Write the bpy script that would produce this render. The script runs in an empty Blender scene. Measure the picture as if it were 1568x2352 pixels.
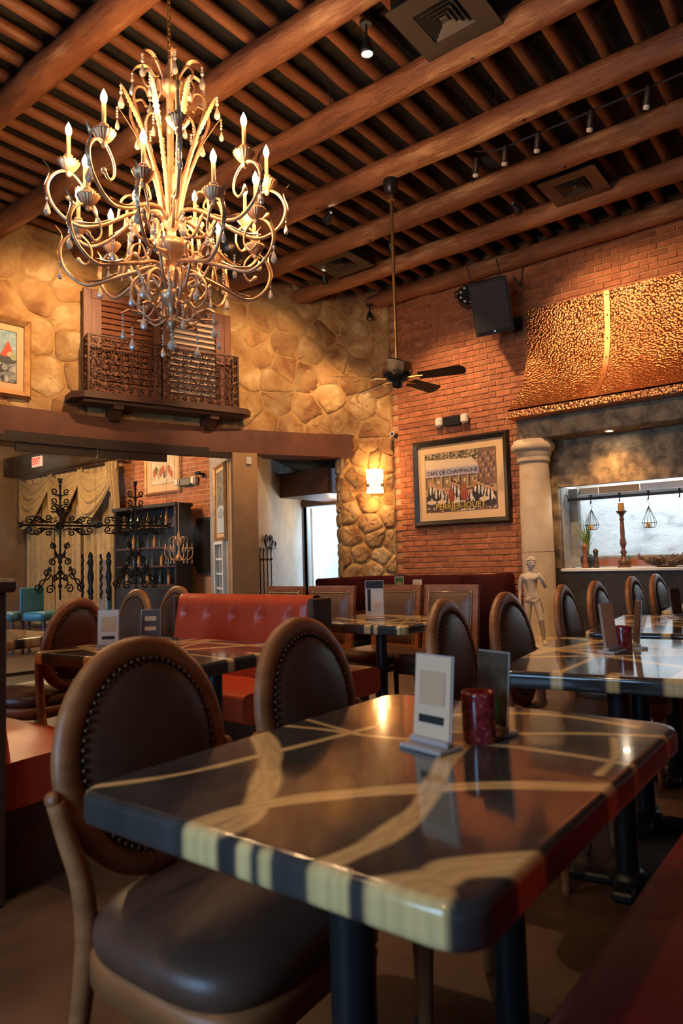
import bpy, bmesh, math, random
import numpy as np
from mathutils import Vector, Matrix, Euler
random.seed(7); rng = np.random.default_rng(7)
S = bpy.context.scene
COL = S.collection
PI = math.pi

# ------------------------------------------------------------------ camera
cam = bpy.data.cameras.new('camera'); camo = bpy.data.objects.new('camera', cam); COL.objects.link(camo)
yaw, pit, rol = math.radians(37.97), math.radians(4.01), math.radians(1.57)
f0 = Vector((-math.sin(yaw), math.cos(yaw), 0)); r0 = Vector((math.cos(yaw), math.sin(yaw), 0)); u0 = Vector((0, 0, 1))
fw = f0*math.cos(pit) + u0*math.sin(pit); up = -f0*math.sin(pit) + u0*math.cos(pit)
rr = r0*math.cos(rol) - up*math.sin(rol); uu = up*math.cos(rol) + r0*math.sin(rol)
camo.matrix_world = Matrix(((rr.x, uu.x, -fw.x, 0), (rr.y, uu.y, -fw.y, 0), (rr.z, uu.z, -fw.z, 1.16), (0, 0, 0, 1)))
cam.sensor_fit = 'HORIZONTAL'; cam.sensor_width = 24.0; cam.lens = 24.0*1600/1568
cam.clip_start = .05; cam.clip_end = 100
cam.dof.use_dof = True; cam.dof.focus_distance = 7.5; cam.dof.aperture_fstop = 4.0
S.camera = camo

# ------------------------------------------------------------------ sky, exposure, render limits
wd = bpy.data.worlds.new('world'); S.world = wd; wd.use_nodes = True
bg = wd.node_tree.nodes['Background']; bg.inputs['Color'].default_value = (.34, .61, 1, 1); bg.inputs['Strength'].default_value = 7.0
S.view_settings.view_transform = 'Standard'; S.view_settings.look = 'None'
S.view_settings.gamma = 1; S.view_settings.exposure = 1.05; S.view_settings.use_curve_mapping = False
cy = S.cycles
cy.max_bounces = 7; cy.diffuse_bounces = 3; cy.glossy_bounces = 3; cy.transmission_bounces = 6; cy.transparent_max_bounces = 10
cy.caustics_reflective = False; cy.caustics_refractive = False
cy.sample_clamp_indirect = 4; cy.sample_clamp_direct = 0
cy.use_denoising = True

WARM = (1.0, .56, .235)
def lamp(kind, name, loc, energy, color=WARM, target=None, size=.05, spot=None, blend=.6, sy=None):
    l = bpy.data.lights.new(name, kind); o = bpy.data.objects.new(name, l); COL.objects.link(o)
    o.location = loc; l.energy = energy; l.color = color
    if kind in ('POINT', 'SPOT'): l.shadow_soft_size = size
    if kind == 'AREA':
        l.size = size
        if sy: l.shape = 'RECTANGLE'; l.size_y = sy
    if kind == 'SPOT': l.spot_size = math.radians(spot or 50); l.spot_blend = blend
    if target is not None:
        o.rotation_euler = (Vector(target)-Vector(loc)).to_track_quat('-Z', 'Y').to_euler()
    return o
# ceiling spots (fixtures are built further down)
SPOTS = [  # fixture position, aim, watts, cone
    ((-2.80, 4.05, 4.86), (-2.7, 4.1, 0), 150, 85),
    ((-4.63, 5.78, 4.84), (-7.0, 6.9, 3.5), 190, 62),
    ((-2.90, 7.05, 4.86), (-2.35, 8.5, 3.7), 105, 80),
    ((-5.72, 7.12, 4.84), (-6.25, 8.3, 2.6), 90, 60),
    ((-5.62, 4.20, 4.86), (-7.8, 4.35, 3.75), 170, 66),
    ((-4.50, 6.95, 4.84), (-4.55, 8.6, 2.5), 190, 78),
    ((-1.79, 6.02, 4.80), (-1.6, 8.5, 3.4), 45, 70),
    ((-2.28, 6.02, 4.80), (-3.35, 8.2, 1.4), 210, 46),
]
for a, b, w, c in SPOTS: lamp('SPOT', 'spot_beam', a, w, (1, .63, .33), b, .04, c, .8)
lamp('SPOT', 'spot_beam', (-1.0, -.7, 4.8), 45, (1, .63, .33), (-.85, 1.1, .7), .05, 60, .9)    # ceiling spots of the near bay, above and behind the camera
lamp('SPOT', 'spot_beam', (-3.2, -.5, 4.8), 50, (1, .63, .33), (-3.0, 1.6, .5), .05, 70, .9)
lamp('SPOT', 'mantel_beam', (-2.46, 8.22, 2.55), 22, WARM, (-2.46, 8.32, 0), .02, 120, .9)
# kitchen behind the frosted pane, rooms behind the glass
lamp('AREA', 'kitchen_strip', (-1.2, 9.55, 2.4), 34, (.80, .90, 1.0), (-1.2, 9.0, 1.2), 3.6, sy=.5)
lamp('AREA', 'hall_lamp', (-7.6, 10.6, 2.6), 10, (1, .78, .56), (-7.6, 10.9, 0), .8)
lamp('POINT', 'vestibule_lamp', (-7.0, 8.9, 1.95), 12, (1, .80, .55), size=.12)
lamp('POINT', 'parlour_lamp', (-9.2, 5.2, 3.2), 130, (1, .62, .30), size=.15)
lamp('POINT', 'parlour_lamp_two', (-11.2, 5.4, 2.9), 70, (1, .62, .30), size=.15)

# ------------------------------------------------------------------ materials
def N(nt, t, x=0, y=0, **kw):
    n = nt.nodes.new(t); n.location = (x, y)
    for k, v in kw.items():
        if k in n.inputs: n.inputs[k].default_value = v
        else: setattr(n, k, v)
    return n
def setin(b, k, v):
    if k in b.inputs: b.inputs[k].default_value = v
def mat(name, col, rough=.5, metal=0, spec=.5, emit=None, es=0, trans=0, ior=1.45, coat=0, alpha=1):
    m = bpy.data.materials.new(name); m.use_nodes = True
    b = m.node_tree.nodes['Principled BSDF']
    setin(b, 'Base Color', (*col, 1)); setin(b, 'Roughness', rough); setin(b, 'Metallic', metal)
    setin(b, 'Specular IOR Level', spec); setin(b, 'Transmission Weight', trans); setin(b, 'IOR', ior); setin(b, 'Coat Weight', coat)
    if emit: setin(b, 'Emission Color', (*emit, 1)); setin(b, 'Emission Strength', es)
    return m
def coords(nt, scale=(1, 1, 1), kind='Object'):
    tc = nt.nodes.new('ShaderNodeTexCoord'); mp = nt.nodes.new('ShaderNodeMapping')
    mp.inputs['Scale'].default_value = scale
    if kind == 'World':
        g = nt.nodes.new('ShaderNodeNewGeometry'); nt.links.new(g.outputs['Position'], mp.inputs['Vector'])
    else: nt.links.new(tc.outputs[kind], mp.inputs['Vector'])
    return mp.outputs['Vector']
def ramp(nt, fac, stops):
    r = nt.nodes.new('ShaderNodeValToRGB'); cr = r.color_ramp
    while len(cr.elements) < len(stops): cr.elements.new(.5)
    for e, (p, c) in zip(cr.elements, stops): e.position = p; e.color = (*c, 1)
    nt.links.new(fac, r.inputs['Fac']); return r.outputs['Color']
def nmat(name, stops, scale=5, stretch=(1, 1, 1), rough=.5, bump=0, bscale=None, detail=5, metal=0, spec=.5, kind='Object', rand=0, dist=0, coat=0, bdist=.02):
    """colour from one noise through a ramp, optional bump from a second noise, optional per-piece lightness"""
    m = mat(name, (1, 1, 1), rough, metal, spec, coat=coat); nt = m.node_tree; b = nt.nodes['Principled BSDF']; L = nt.links.new
    vec = coords(nt, stretch, kind)
    if rand:
        oi = nt.nodes.new('ShaderNodeObjectInfo'); ge = nt.nodes.new('ShaderNodeNewGeometry')
        ad = N(nt, 'ShaderNodeMath', operation='ADD'); fr = N(nt, 'ShaderNodeMath', operation='FRACT')
        L(oi.outputs['Random'], ad.inputs[0]); L(ge.outputs['Random Per Island'], ad.inputs[1]); L(ad.outputs[0], fr.inputs[0])
        va = N(nt, 'ShaderNodeVectorMath', operation='ADD'); cm = N(nt, 'ShaderNodeVectorMath', operation='SCALE'); cm.inputs[3].default_value = 37.0
        cx = nt.nodes.new('ShaderNodeCombineXYZ'); L(fr.outputs[0], cx.inputs[0]); L(fr.outputs[0], cx.inputs[1]); L(cx.outputs[0], cm.inputs[0])
        L(vec, va.inputs[0]); L(cm.outputs[0], va.inputs[1]); vec = va.outputs[0]
    n = N(nt, 'ShaderNodeTexNoise', Scale=scale, Detail=detail, Roughness=.6, Distortion=dist); L(vec, n.inputs['Vector'])
    col = ramp(nt, n.outputs['Fac'], stops)
    if rand:
        hv = N(nt, 'ShaderNodeHueSaturation'); mr = N(nt, 'ShaderNodeMapRange'); mr.inputs['To Min'].default_value = 1-rand; mr.inputs['To Max'].default_value = 1+rand*.7
        L(fr.outputs[0], mr.inputs['Value']); L(mr.outputs[0], hv.inputs['Value']); L(col, hv.inputs['Color']); col = hv.outputs['Color']
    L(col, b.inputs['Base Color'])
    if bump:
        n2 = N(nt, 'ShaderNodeTexNoise', Scale=bscale or scale*3, Detail=6, Roughness=.65); L(vec, n2.inputs['Vector'])
        bp = N(nt, 'ShaderNodeBump', Strength=bump, Distance=bdist); L(n2.outputs['Fac'], bp.inputs['Height']); L(bp.outputs['Normal'], b.inputs['Normal'])
    return m
M = {}
M['log'] = nmat('log wood', [(.28, (.10, .028, .009)), (.44, (.24, .078, .024)), (.56, (.31, .11, .036)), (.66, (.58, .29, .115))], 2.0, (.5, 2.6, 2.6), .5, .9, 7, rand=.15, bdist=.03)
M['joist'] = nmat('joist wood', [(.25, (.10, .030, .011)), (.5, (.20, .066, .022)), (.75, (.30, .115, .040))], 3, (3, .45, 3), .55, .3, 12, rand=.25)
M['deck'] = nmat('dark roof deck', [(.3, (.010, .008, .006)), (.7, (.028, .021, .015))], 3, rough=.8)
M['brick'] = nmat('red brick', [(.25, (.24, .065, .026)), (.5, (.37, .115, .042)), (.78, (.47, .175, .068))], 9, rough=.75, bump=.5, bscale=60, rand=.22, bdist=.006)
M['mortar'] = nmat('brick mortar', [(.35, (.36, .16, .065)), (.7, (.58, .33, .15))], 2.2, rough=.9, bump=.5, bscale=60, bdist=.004, kind='World')
M['stone'] = nmat('flagstone', [(.34, (.26, .105, .030)), (.46, (.42, .215, .068)), (.56, (.50, .29, .105)), (.66, (.68, .46, .21))], 2.2, rough=.7, bump=1.0, bscale=9, rand=.20, dist=.4, bdist=.03)
M['stone_mortar'] = nmat('stone mortar', [(.3, (.36, .195, .066)), (.7, (.50, .29, .105))], 6, rough=.9, bump=.4, bscale=40, kind='World')
M['beam'] = nmat('brown lintel', [(.3, (.105, .036, .018)), (.7, (.165, .058, .028))], 5, rough=.55, bump=.15, bscale=120, bdist=.004)
M['track'] = mat('dark bronze track', (.035, .020, .013), .45)
M['floor'] = nmat('stained concrete', [(.3, (.055, .026, .012)), (.55, (.115, .058, .028)), (.8, (.18, .10, .052))], 2.3, rough=.38, bump=.08, bscale=40, kind='World')
M['stucco'] = nmat('dark bronze stucco', [(.30, (.06, .038, .020)), (.46, (.19, .122, .060)), (.62, (.40, .265, .13))], 6.5, rough=.5, bump=.35, bscale=26, kind='World', detail=12, dist=.3)
M['stucco_low'] = nmat('charcoal stucco', [(.3, (.022, .020, .017)), (.7, (.050, .043, .034))], 5, rough=.6, bump=.3, bscale=25, kind='World')
M['reveal'] = nmat('grey plaster', [(.3, (.26, .23, .19)), (.7, (.50, .46, .39))], 7, rough=.6, bump=.3, bscale=30, kind='World')
M['lime'] = nmat('limestone', [(.3, (.50, .35, .205)), (.7, (.70, .53, .34))], 3.5, rough=.7, bump=.25, bscale=24)
M['marble'] = nmat('cast stone', [(.3, (.62, .46, .29)), (.7, (.78, .62, .43))], 6, rough=.5, bump=.08, bscale=40)
M['plaster'] = nmat('tan plaster', [(.3, (.44, .36, .26)), (.7, (.56, .48, .37))], 3, rough=.7, bump=.4, bscale=16, kind='World')
M['pilaster'] = nmat('ochre plaster', [(.3, (.36, .19, .075)), (.7, (.46, .255, .11))], 4, rough=.7, bump=.3, bscale=60, kind='World')
M['brownwall'] = nmat('brown plaster', [(.3, (.16, .095, .05)), (.7, (.25, .155, .085))], 3, rough=.7, bump=.3, bscale=20, kind='World')
M['white'] = mat('white paint', (.80, .78, .73), .55)
M['cream'] = mat('cream panel', (.72, .55, .34), .6)
M['darkwood'] = nmat('dark stained wood', [(.3, (.055, .021, .011)), (.7, (.105, .042, .02))], 4, (1, 1, 6), .45, .15, 30)
M['shutter'] = nmat('mahogany', [(.3, (.135, .040, .017)), (.7, (.215, .070, .028))], 4, (6, 6, 1), .45, .1, 30)
M['chairwood'] = nmat('chair oak', [(.25, (.22, .070, .022)), (.55, (.36, .130, .042)), (.8, (.47, .195, .066))], 5, (1, 1, 4), .38, .12, 40, rand=.1)
M['leather'] = nmat('brown leather', [(.3, (.085, .041, .024)), (.7, (.125, .062, .037))], 8, rough=.36, bump=.18, bscale=160, bdist=.003)
M['tanleather'] = nmat('bronze leather', [(.3, (.14, .075, .036)), (.7, (.19, .10, .05))], 8, rough=.34, bump=.15, bscale=160, bdist=.003)
M['red'] = nmat('red vinyl', [(.3, (.50, .055, .018)), (.7, (.60, .078, .026))], 5, rough=.36, bump=.1, bscale=120, bdist=.003)
M['darkred'] = nmat('deep red vinyl', [(.3, (.15, .010, .008)), (.7, (.20, .014, .011))], 5, rough=.42, bump=.1, bscale=120, bdist=.003)
M['burgundy'] = nmat('burgundy velvet', [(.3, (.032, .003, .004)), (.7, (.050, .005, .006))], 5, rough=.85, spec=.12)
M['black'] = mat('black metal', (.012, .012, .012), .38)
M['matte'] = mat('matte black', (.010, .009, .008), .6)
M['iron'] = nmat('wrought iron', [(.3, (.012, .009, .007)), (.7, (.03, .021, .014))], 20, rough=.42, metal=.3)
M['rail_iron'] = nmat('rusty brown iron', [(.3, (.05, .022, .012)), (.7, (.10, .046, .024))], 20, rough=.42, metal=.4)
M['bronze'] = nmat('gilded bronze', [(.25, (.50, .25, .12)), (.55, (.72, .41, .21)), (.8, (.88, .60, .35))], 14, rough=.38, metal=.6, bump=.15, bscale=60, bdist=.004)
M['brass'] = mat('old brass', (.55, .34, .13), .33, .9)
M['fanmetal'] = mat('antique brass housing', (.34, .20, .085), .36, .8)
M['nail'] = mat('antique nailhead', (.12, .068, .034), .35, .8)
M['goldnail'] = mat('bright nailhead', (.75, .50, .22), .3, .9)
M['bulb'] = mat('lit flame bulb', (1, .8, .5), .3, emit=(1, .60, .29), es=300)
M['unlit'] = mat('amber unlit bulb', (.55, .33, .12), .12, trans=.4)
M['candle_sleeve'] = mat('ivory candle sleeve', (.55, .33, .15), .5)
M['spotbulb'] = mat('lit lamp face', (1, .8, .5), .3, emit=(1, .80, .55), es=60)
M['crystal'] = mat('crystal', (1, .86, .66), .04, trans=.50, ior=1.5, spec=.9)
M['acrylic'] = mat('clear acrylic', (.97, .86, .78), .05, trans=.60, ior=1.3)
M['card'] = mat('cream card', (.74, .49, .30), .6)
M['cardwhite'] = mat('pale card', (.74, .60, .44), .6)
M['ink'] = mat('black print', (.015, .013, .012), .6)
M['green'] = mat('green print', (.03, .14, .03), .6)
M['yellow'] = mat('yellow print', (.75, .5, .06), .6)
M['redglass'] = nmat('ruby mosaic glass', [(.35, (.10, .006, .008)), (.6, (.30, .03, .03)), (.72, (.75, .35, .30))], 60, rough=.12, spec=.9)
M['wax'] = mat('honey wax', (.62, .33, .07), .55)
M['exit'] = mat('exit sign face', (.75, .70, .62), .5, emit=(1, .55, .35), es=.25)
M['exitred'] = mat('exit lettering', (.5, .01, .01), .5, emit=(1, .02, .01), es=.6)
M['whiteplastic'] = mat('white plastic', (.62, .56, .48), .4)
M['goldframe'] = nmat('gilt frame', [(.3, (.34, .15, .05)), (.7, (.58, .31, .11))], 12, rough=.36, metal=.5)
M['blackframe'] = nmat('black carved frame', [(.3, (.010, .008, .007)), (.7, (.03, .022, .016))], 40, rough=.35, bump=.3, bscale=60, bdist=.004)
M['mat'] = mat('cream mount', (.68, .44, .22), .8)
M['glassdark'] = mat('dark bottle', (.02, .03, .012), .1, spec=.8)
M['amber'] = mat('amber bottle', (.35, .15, .02), .1, spec=.8)
M['teal'] = nmat('teal vinyl', [(.3, (.02, .13, .16)), (.7, (.04, .20, .24))], 5, rough=.4)
M['drape'] = nmat('gold velvet', [(.3, (.30, .19, .072)), (.7, (.44, .30, .125))], 14, rough=.62)
M['sconce'] = mat('lit alabaster', (1, .8, .55), .5, emit=(1, .50, .17), es=2.6)
M['grass'] = nmat('grass blade', [(.3, (.10, .17, .02)), (.7, (.33, .42, .06))], 8, rough=.5)
M['twig'] = nmat('driftwood twig', [(.3, (.16, .075, .035)), (.7, (.34, .19, .10))], 12, rough=.6)
M['turned'] = nmat('turned walnut', [(.3, (.10, .040, .020)), (.7, (.19, .082, .04))], 12, rough=.35)
M['mill'] = mat('polished wooden mill', (.34, .12, .05), .28)
M['darkmill'] = mat('dark wooden mill', (.10, .065, .04), .3)
M['vase'] = mat('charcoal vase', (.03, .035, .045), .3)
M['octo'] = mat('smoked mirror', (.04, .035, .03), .15, .6)
def vcol_mat(name, rough=.5, coat=0, bump=0):
    m = mat(name, (1, 1, 1), rough, coat=coat); nt = m.node_tree
    a = nt.nodes.new('ShaderNodeVertexColor'); a.layer_name = 'Col'
    nt.links.new(a.outputs['Color'], nt.nodes['Principled BSDF'].inputs['Base Color']); return m
M['print'] = vcol_mat('printed artwork', .6)
M['tabletop'] = vcol_mat('poured epoxy', .11, .3)
def copper(name, rough):
    m = mat(name, (.66, .27, .10), rough, 1.0); nt = m.node_tree; b = nt.nodes['Principled BSDF']; L = nt.links.new
    v = coords(nt, (1, 1, 1), 'World')
    vo = N(nt, 'ShaderNodeTexVoronoi', Scale=34.0, feature='F1'); L(v, vo.inputs['Vector'])
    pw = N(nt, 'ShaderNodeMath', operation='POWER'); pw.inputs[1].default_value = 2.0; L(vo.outputs['Distance'], pw.inputs[0])
    bp = N(nt, 'ShaderNodeBump', Strength=.8, Distance=.016, invert=True); L(pw.outputs[0], bp.inputs['Height']); L(bp.outputs['Normal'], b.inputs['Normal'])
    n = N(nt, 'ShaderNodeTexNoise', Scale=3.0, Detail=5); L(v, n.inputs['Vector'])
    L(ramp(nt, n.outputs['Fac'], [(.3, (.46, .155, .055)), (.7, (.68, .28, .11))]), b.inputs['Base Color'])
    return m
M['copper'] = copper('hammered copper', .36)
M['strap'] = mat('smooth copper strap', (.58, .23, .09), .5, 1.0)
def pane_mat(name, tint, haze):
    m = bpy.data.materials.new(name); m.use_nodes = True; nt = m.node_tree; nt.nodes.clear(); L = nt.links.new
    out = nt.nodes.new('ShaderNodeOutputMaterial'); t = N(nt, 'ShaderNodeBsdfTransparent'); t.inputs['Color'].default_value = (*tint, 1)
    g = N(nt, 'ShaderNodeBsdfGlossy', Roughness=.03); d = N(nt, 'ShaderNodeBsdfDiffuse'); d.inputs['Color'].default_value = (.6, .68, .72, 1)
    lw = N(nt, 'ShaderNodeFresnel', IOR=1.5); mx = nt.nodes.new('ShaderNodeMixShader'); L(lw.outputs[0], mx.inputs[0]); L(t.outputs[0], mx.inputs[1]); L(g.outputs[0], mx.inputs[2])
    n = N(nt, 'ShaderNodeTexNoise', Scale=1.8, Detail=5); L(coords(nt, (1, 1, 1), 'World'), n.inputs['Vector'])
    mr = N(nt, 'ShaderNodeMapRange'); mr.inputs['From Min'].default_value = .5; mr.inputs['From Max'].default_value = .8; mr.inputs['To Max'].default_value = haze
    L(n.outputs['Fac'], mr.inputs['Value'])
    m2 = nt.nodes.new('ShaderNodeMixShader'); L(mr.outputs[0], m2.inputs[0]); L(mx.outputs[0], m2.inputs[1]); L(d.outputs[0], m2.inputs[2]); L(m2.outputs[0], out.inputs[0])
    return m
M['pane'] = pane_mat('door glass', (.93, .95, .95), .16)
M['clear'] = pane_mat('window glass', (.95, .97, .97), .0)
def frosted():
    m = bpy.data.materials.new('rippled frosted glass'); m.use_nodes = True; nt = m.node_tree; nt.nodes.clear(); L = nt.links.new
    out = nt.nodes.new('ShaderNodeOutputMaterial'); t = N(nt, 'ShaderNodeBsdfTranslucent'); g = N(nt, 'ShaderNodeBsdfGlossy', Roughness=.18)
    v = coords(nt, (1, 1, 2.4), 'World'); n = N(nt, 'ShaderNodeTexNoise', Scale=2.2, Detail=6, Distortion=1.0); L(v, n.inputs['Vector'])
    L(ramp(nt, n.outputs['Fac'], [(.30, (.60, .61, .64)), (.42, (.80, .84, .86)), (.75, (.93, .97, 1))]), t.inputs['Color'])
    n2 = N(nt, 'ShaderNodeTexNoise', Scale=11, Detail=8, Distortion=1.6); L(v, n2.inputs['Vector'])
    bp = N(nt, 'ShaderNodeBump', Strength=1.0, Distance=.06); L(n2.outputs['Fac'], bp.inputs['Height']); L(bp.outputs[0], t.inputs['Normal']); L(bp.outputs[0], g.inputs['Normal'])
    mx = nt.nodes.new('ShaderNodeMixShader'); mx.inputs[0].default_value = .10; L(t.outputs[0], mx.inputs[1]); L(g.outputs[0], mx.inputs[2]); L(mx.outputs[0], out.inputs[0])
    return m
M['frosted'] = frosted()

# ------------------------------------------------------------------ mesh builder
def cr(pts, n=6, closed=False):
    P = [Vector(p) for p in pts]; out = []; m = len(P)
    rng_ = range(m if closed else m-1)
    for i in rng_:
        p1, p2 = P[i], P[(i+1) % m]
        p0 = P[i-1] if (i > 0 or closed) else p1*2-p2
        p3 = P[(i+2) % m] if (i+2 < m or closed) else p2*2-p1
        for k in range(n):
            t = k/n
            out.append(.5*((2*p1) + (p2-p0)*t + (2*p0-5*p1+4*p2-p3)*t*t + (3*p1-p0-3*p2+p3)*t*t*t))
    if not closed: out.append(P[-1])
    return out
class MB:
    def __init__(s): s.v = []; s.f = []; s.mi = []; s.sm = []; s.T = None; s.m = 0
    def add(s, vs, fs, smooth=False):
        b = len(s.v)
        for p in vs:
            p = Vector(p)
            s.v.append(s.T @ p if s.T is not None else p)
        for f in fs: s.f.append(tuple(b+i for i in f)); s.mi.append(s.m); s.sm.append(smooth)
        return s
    def box(s, c, d, rz=0, bev=0):
        x, y, z = d[0]/2, d[1]/2, d[2]/2
        R = Matrix.Rotation(rz, 3, 'Z'); c = Vector(c)
        if bev <= 0:
            vs = [Vector((a*x, b*y, e*z)) for a in (-1, 1) for b in (-1, 1) for e in (-1, 1)]
            fs = [(0, 1, 3, 2), (4, 6, 7, 5), (0, 4, 5, 1), (2, 3, 7, 6), (0, 2, 6, 4), (1, 5, 7, 3)]
            return s.add([c+R @ v for v in vs], fs)
        bev = min(bev, x*.9, y*.9, z*.9)
        vs = []; ix = {}
        for a in (-1, 1):
            for b in (-1, 1):
                for e in (-1, 1):
                    for k in range(3):
                        p = [a*(x-bev), b*(y-bev), e*(z-bev)]; p[k] += (a, b, e)[k]*bev
                        ix[a, b, e, k] = len(vs); vs.append(Vector(p))
        fs = []
        for k in range(3):
            o = [j for j in range(3) if j != k]
            for sg in (-1, 1):
                def key(p, q):
                    t = [0, 0, 0]; t[k] = sg; t[o[0]] = p; t[o[1]] = q; return ix[t[0], t[1], t[2], k]
                q = [key(-1, -1), key(1, -1), key(1, 1), key(-1, 1)]
                if (sg == 1) != (k != 1): q.reverse()
                fs.append(tuple(q))
        for k in range(3):
            o = [j for j in range(3) if j != k]
            for p in (-1, 1):
                for q in (-1, 1):
                    def kk(e, ax):
                        t = [0, 0, 0]; t[k] = e; t[o[0]] = p; t[o[1]] = q; return ix[t[0], t[1], t[2], ax]
                    fs.append((kk(-1, o[0]), kk(1, o[0]), kk(1, o[1]), kk(-1, o[1])))
        for a in (-1, 1):
            for b in (-1, 1):
                for e in (-1, 1): fs.append(tuple(ix[a, b, e, k] for k in range(3)))
        return s.add([c+R @ v for v in vs], fs)
    def tube(s, pts, r, n=8, cap=True, closed=False, flat=None, smooth=True):
        P = [Vector(p) for p in pts]; m = len(P)
        R = r if hasattr(r, '__len__') else [r]*m
        if len(R) != m: R = list(np.interp(np.linspace(0, 1, m), np.linspace(0, 1, len(R)), R))
        nrm = None; vs = []; fs = []
        for i in range(m):
            if closed: t = P[(i+1) % m]-P[i-1]
            else: t = P[min(i+1, m-1)]-P[max(i-1, 0)]
            if t.length < 1e-9: t = Vector((0, 0, 1))
            t.normalize()
            if nrm is None:
                a = Vector((0, 0, 1)) if abs(t.z) < .9 else Vector((1, 0, 0)); nrm = (a-t*a.dot(t)).normalized()
            else:
                nrm = nrm-t*nrm.dot(t)
                nrm = nrm.normalized() if nrm.length > 1e-6 else t.orthogonal().normalized()
            bi = t.cross(nrm)
            for k in range(n):
                a = 2*PI*k/n; ca, sa = math.cos(a), math.sin(a)
                if flat: sa *= flat
                vs.append(P[i]+(nrm*ca+bi*sa)*R[i])
        for i in range(m if closed else m-1):
            for k in range(n):
                a, b = i*n+k, i*n+(k+1) % n; j = ((i+1) % m)*n
                fs.append((a, b, j+(k+1) % n, j+k))
        s.add(vs, fs, smooth)
        if cap and not closed: s.add(vs[:n], [tuple(range(n-1, -1, -1))]); s.add(vs[-n:], [tuple(range(n))])
        return s
    def lathe(s, prof, n=20, c=(0, 0, 0), flute=None, smooth=True, cap=True):
        vs = []; fs = []; c = Vector(c)
        for i, (r, z) in enumerate(prof):
            for k in range(n):
                a = 2*PI*k/n; q = r*(1+(flute[1]*math.cos(a*flute[0]) if flute else 0))
                vs.append(c+Vector((q*math.cos(a), q*math.sin(a), z)))
        for i in range(len(prof)-1):
            for k in range(n):
                fs.append((i*n+k, i*n+(k+1) % n, (i+1)*n+(k+1) % n, (i+1)*n+k))
        s.add(vs, fs, smooth)
        if cap:
            if prof[0][0] > 1e-4: s.add(vs[:n], [tuple(range(n-1, -1, -1))])
            if prof[-1][0] > 1e-4: s.add(vs[-n:], [tuple(range(n))])
        return s
    def ball(s, c, r, nu=10, nv=6, sc=(1, 1, 1)):
        prof = [(math.sin(PI*i/nv)*r, -math.cos(PI*i/nv)*r) for i in range(nv+1)]
        vs = []; fs = []; c = Vector(c)
        for q, z in prof:
            for k in range(nu):
                a = 2*PI*k/nu; vs.append(c+Vector((q*math.cos(a)*sc[0], q*math.sin(a)*sc[1], z*sc[2])))
        for i in range(nv):
            for k in range(nu): fs.append((i*nu+k, i*nu+(k+1) % nu, (i+1)*nu+(k+1) % nu, (i+1)*nu+k))
        return s.add(vs, fs, True)
    def grid(s, fn, nu, nv, smooth=True, closed_u=False):
        vs = [fn(i/(nu if closed_u else nu-1), j/(nv-1)) for j in range(nv) for i in range(nu)]; fs = []
        for j in range(nv-1):
            for i in range(nu if closed_u else nu-1):
                fs.append((j*nu+i, j*nu+(i+1) % nu, (j+1)*nu+(i+1) % nu, (j+1)*nu+i))
        return s.add(vs, fs, smooth)
    def prism(s, poly, fa, fb, smooth=False):
        """poly 2D, fa/fb map (u,v)->3D for the two faces"""
        n = len(poly); vs = [fa(*p) for p in poly]+[fb(*p) for p in poly]
        fs = [tuple(range(n-1, -1, -1)), tuple(range(n, 2*n))]+[(i, (i+1) % n, n+(i+1) % n, n+i) for i in range(n)]
        return s.add(vs, fs, smooth)
    def mesh(s, name, mats):
        me = bpy.data.meshes.new(name); me.from_pydata([tuple(v) for v in s.v], [], s.f)
        for m_ in (mats if isinstance(mats, (list, tuple)) else [mats]): me.materials.append(m_)
        me.polygons.foreach_set('use_smooth', s.sm); me.polygons.foreach_set('material_index', s.mi); me.validate()
        if len(s.f) < 20000:
            b = bmesh.new(); b.from_mesh(me); bmesh.ops.recalc_face_normals(b, faces=b.faces); b.to_mesh(me); b.free()
        me.update()
        return me
    def build(s, name, mats, parent=None, **kw): return link(name, s.mesh(name, mats), parent, **kw)
def link(name, me, parent=None, loc=None, rz=0, rot=None, scale=None, **props):
    o = bpy.data.objects.new(name, me); COL.objects.link(o)
    if parent: o.parent = parent
    if loc is not None: o.location = loc
    if rot is not None: o.rotation_euler = rot
    elif rz: o.rotation_euler = (0, 0, rz)
    if scale: o.scale = scale
    for k, v in props.items(): o[k] = v
    return o
def tag(o, label, cat, group=None):
    o['label'] = label; o['category'] = cat
    if group: o['group'] = group
    return o
def thing(name, label, cat, loc=(0, 0, 0), rz=0, group=None):
    o = bpy.data.objects.new(name, None); COL.objects.link(o); o.empty_display_size = .1
    o.location = loc; o.rotation_euler = (0, 0, rz); return tag(o, label, cat, group)
def struct(name, mb, m, parent=None):
    o = mb.build(name, m, parent)
    if not parent: o['kind'] = 'structure'
    return o
KIDS = None
def dup(root, loc, rz, label=None, group=None, scale=None):
    r = root.copy(); COL.objects.link(r); r.location = loc; r.rotation_euler = (0, 0, rz)
    if label: r['label'] = label
    if group: r['group'] = group
    if scale: r.scale = scale
    def rec(a, b):
        for ch in [o for o in COL.objects if o.parent == a]:
            c = ch.copy(); COL.objects.link(c); c.parent = b; rec(ch, c)
    rec(root, r); return r
def spiral(c, r0_, r1_, a0, a1, n=18):
    return [(c[0]+(r0_+(r1_-r0_)*i/n)*math.cos(a0+(a1-a0)*i/n), c[1]+(r0_+(r1_-r0_)*i/n)*math.sin(a0+(a1-a0)*i/n)) for i in range(n+1)]
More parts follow.
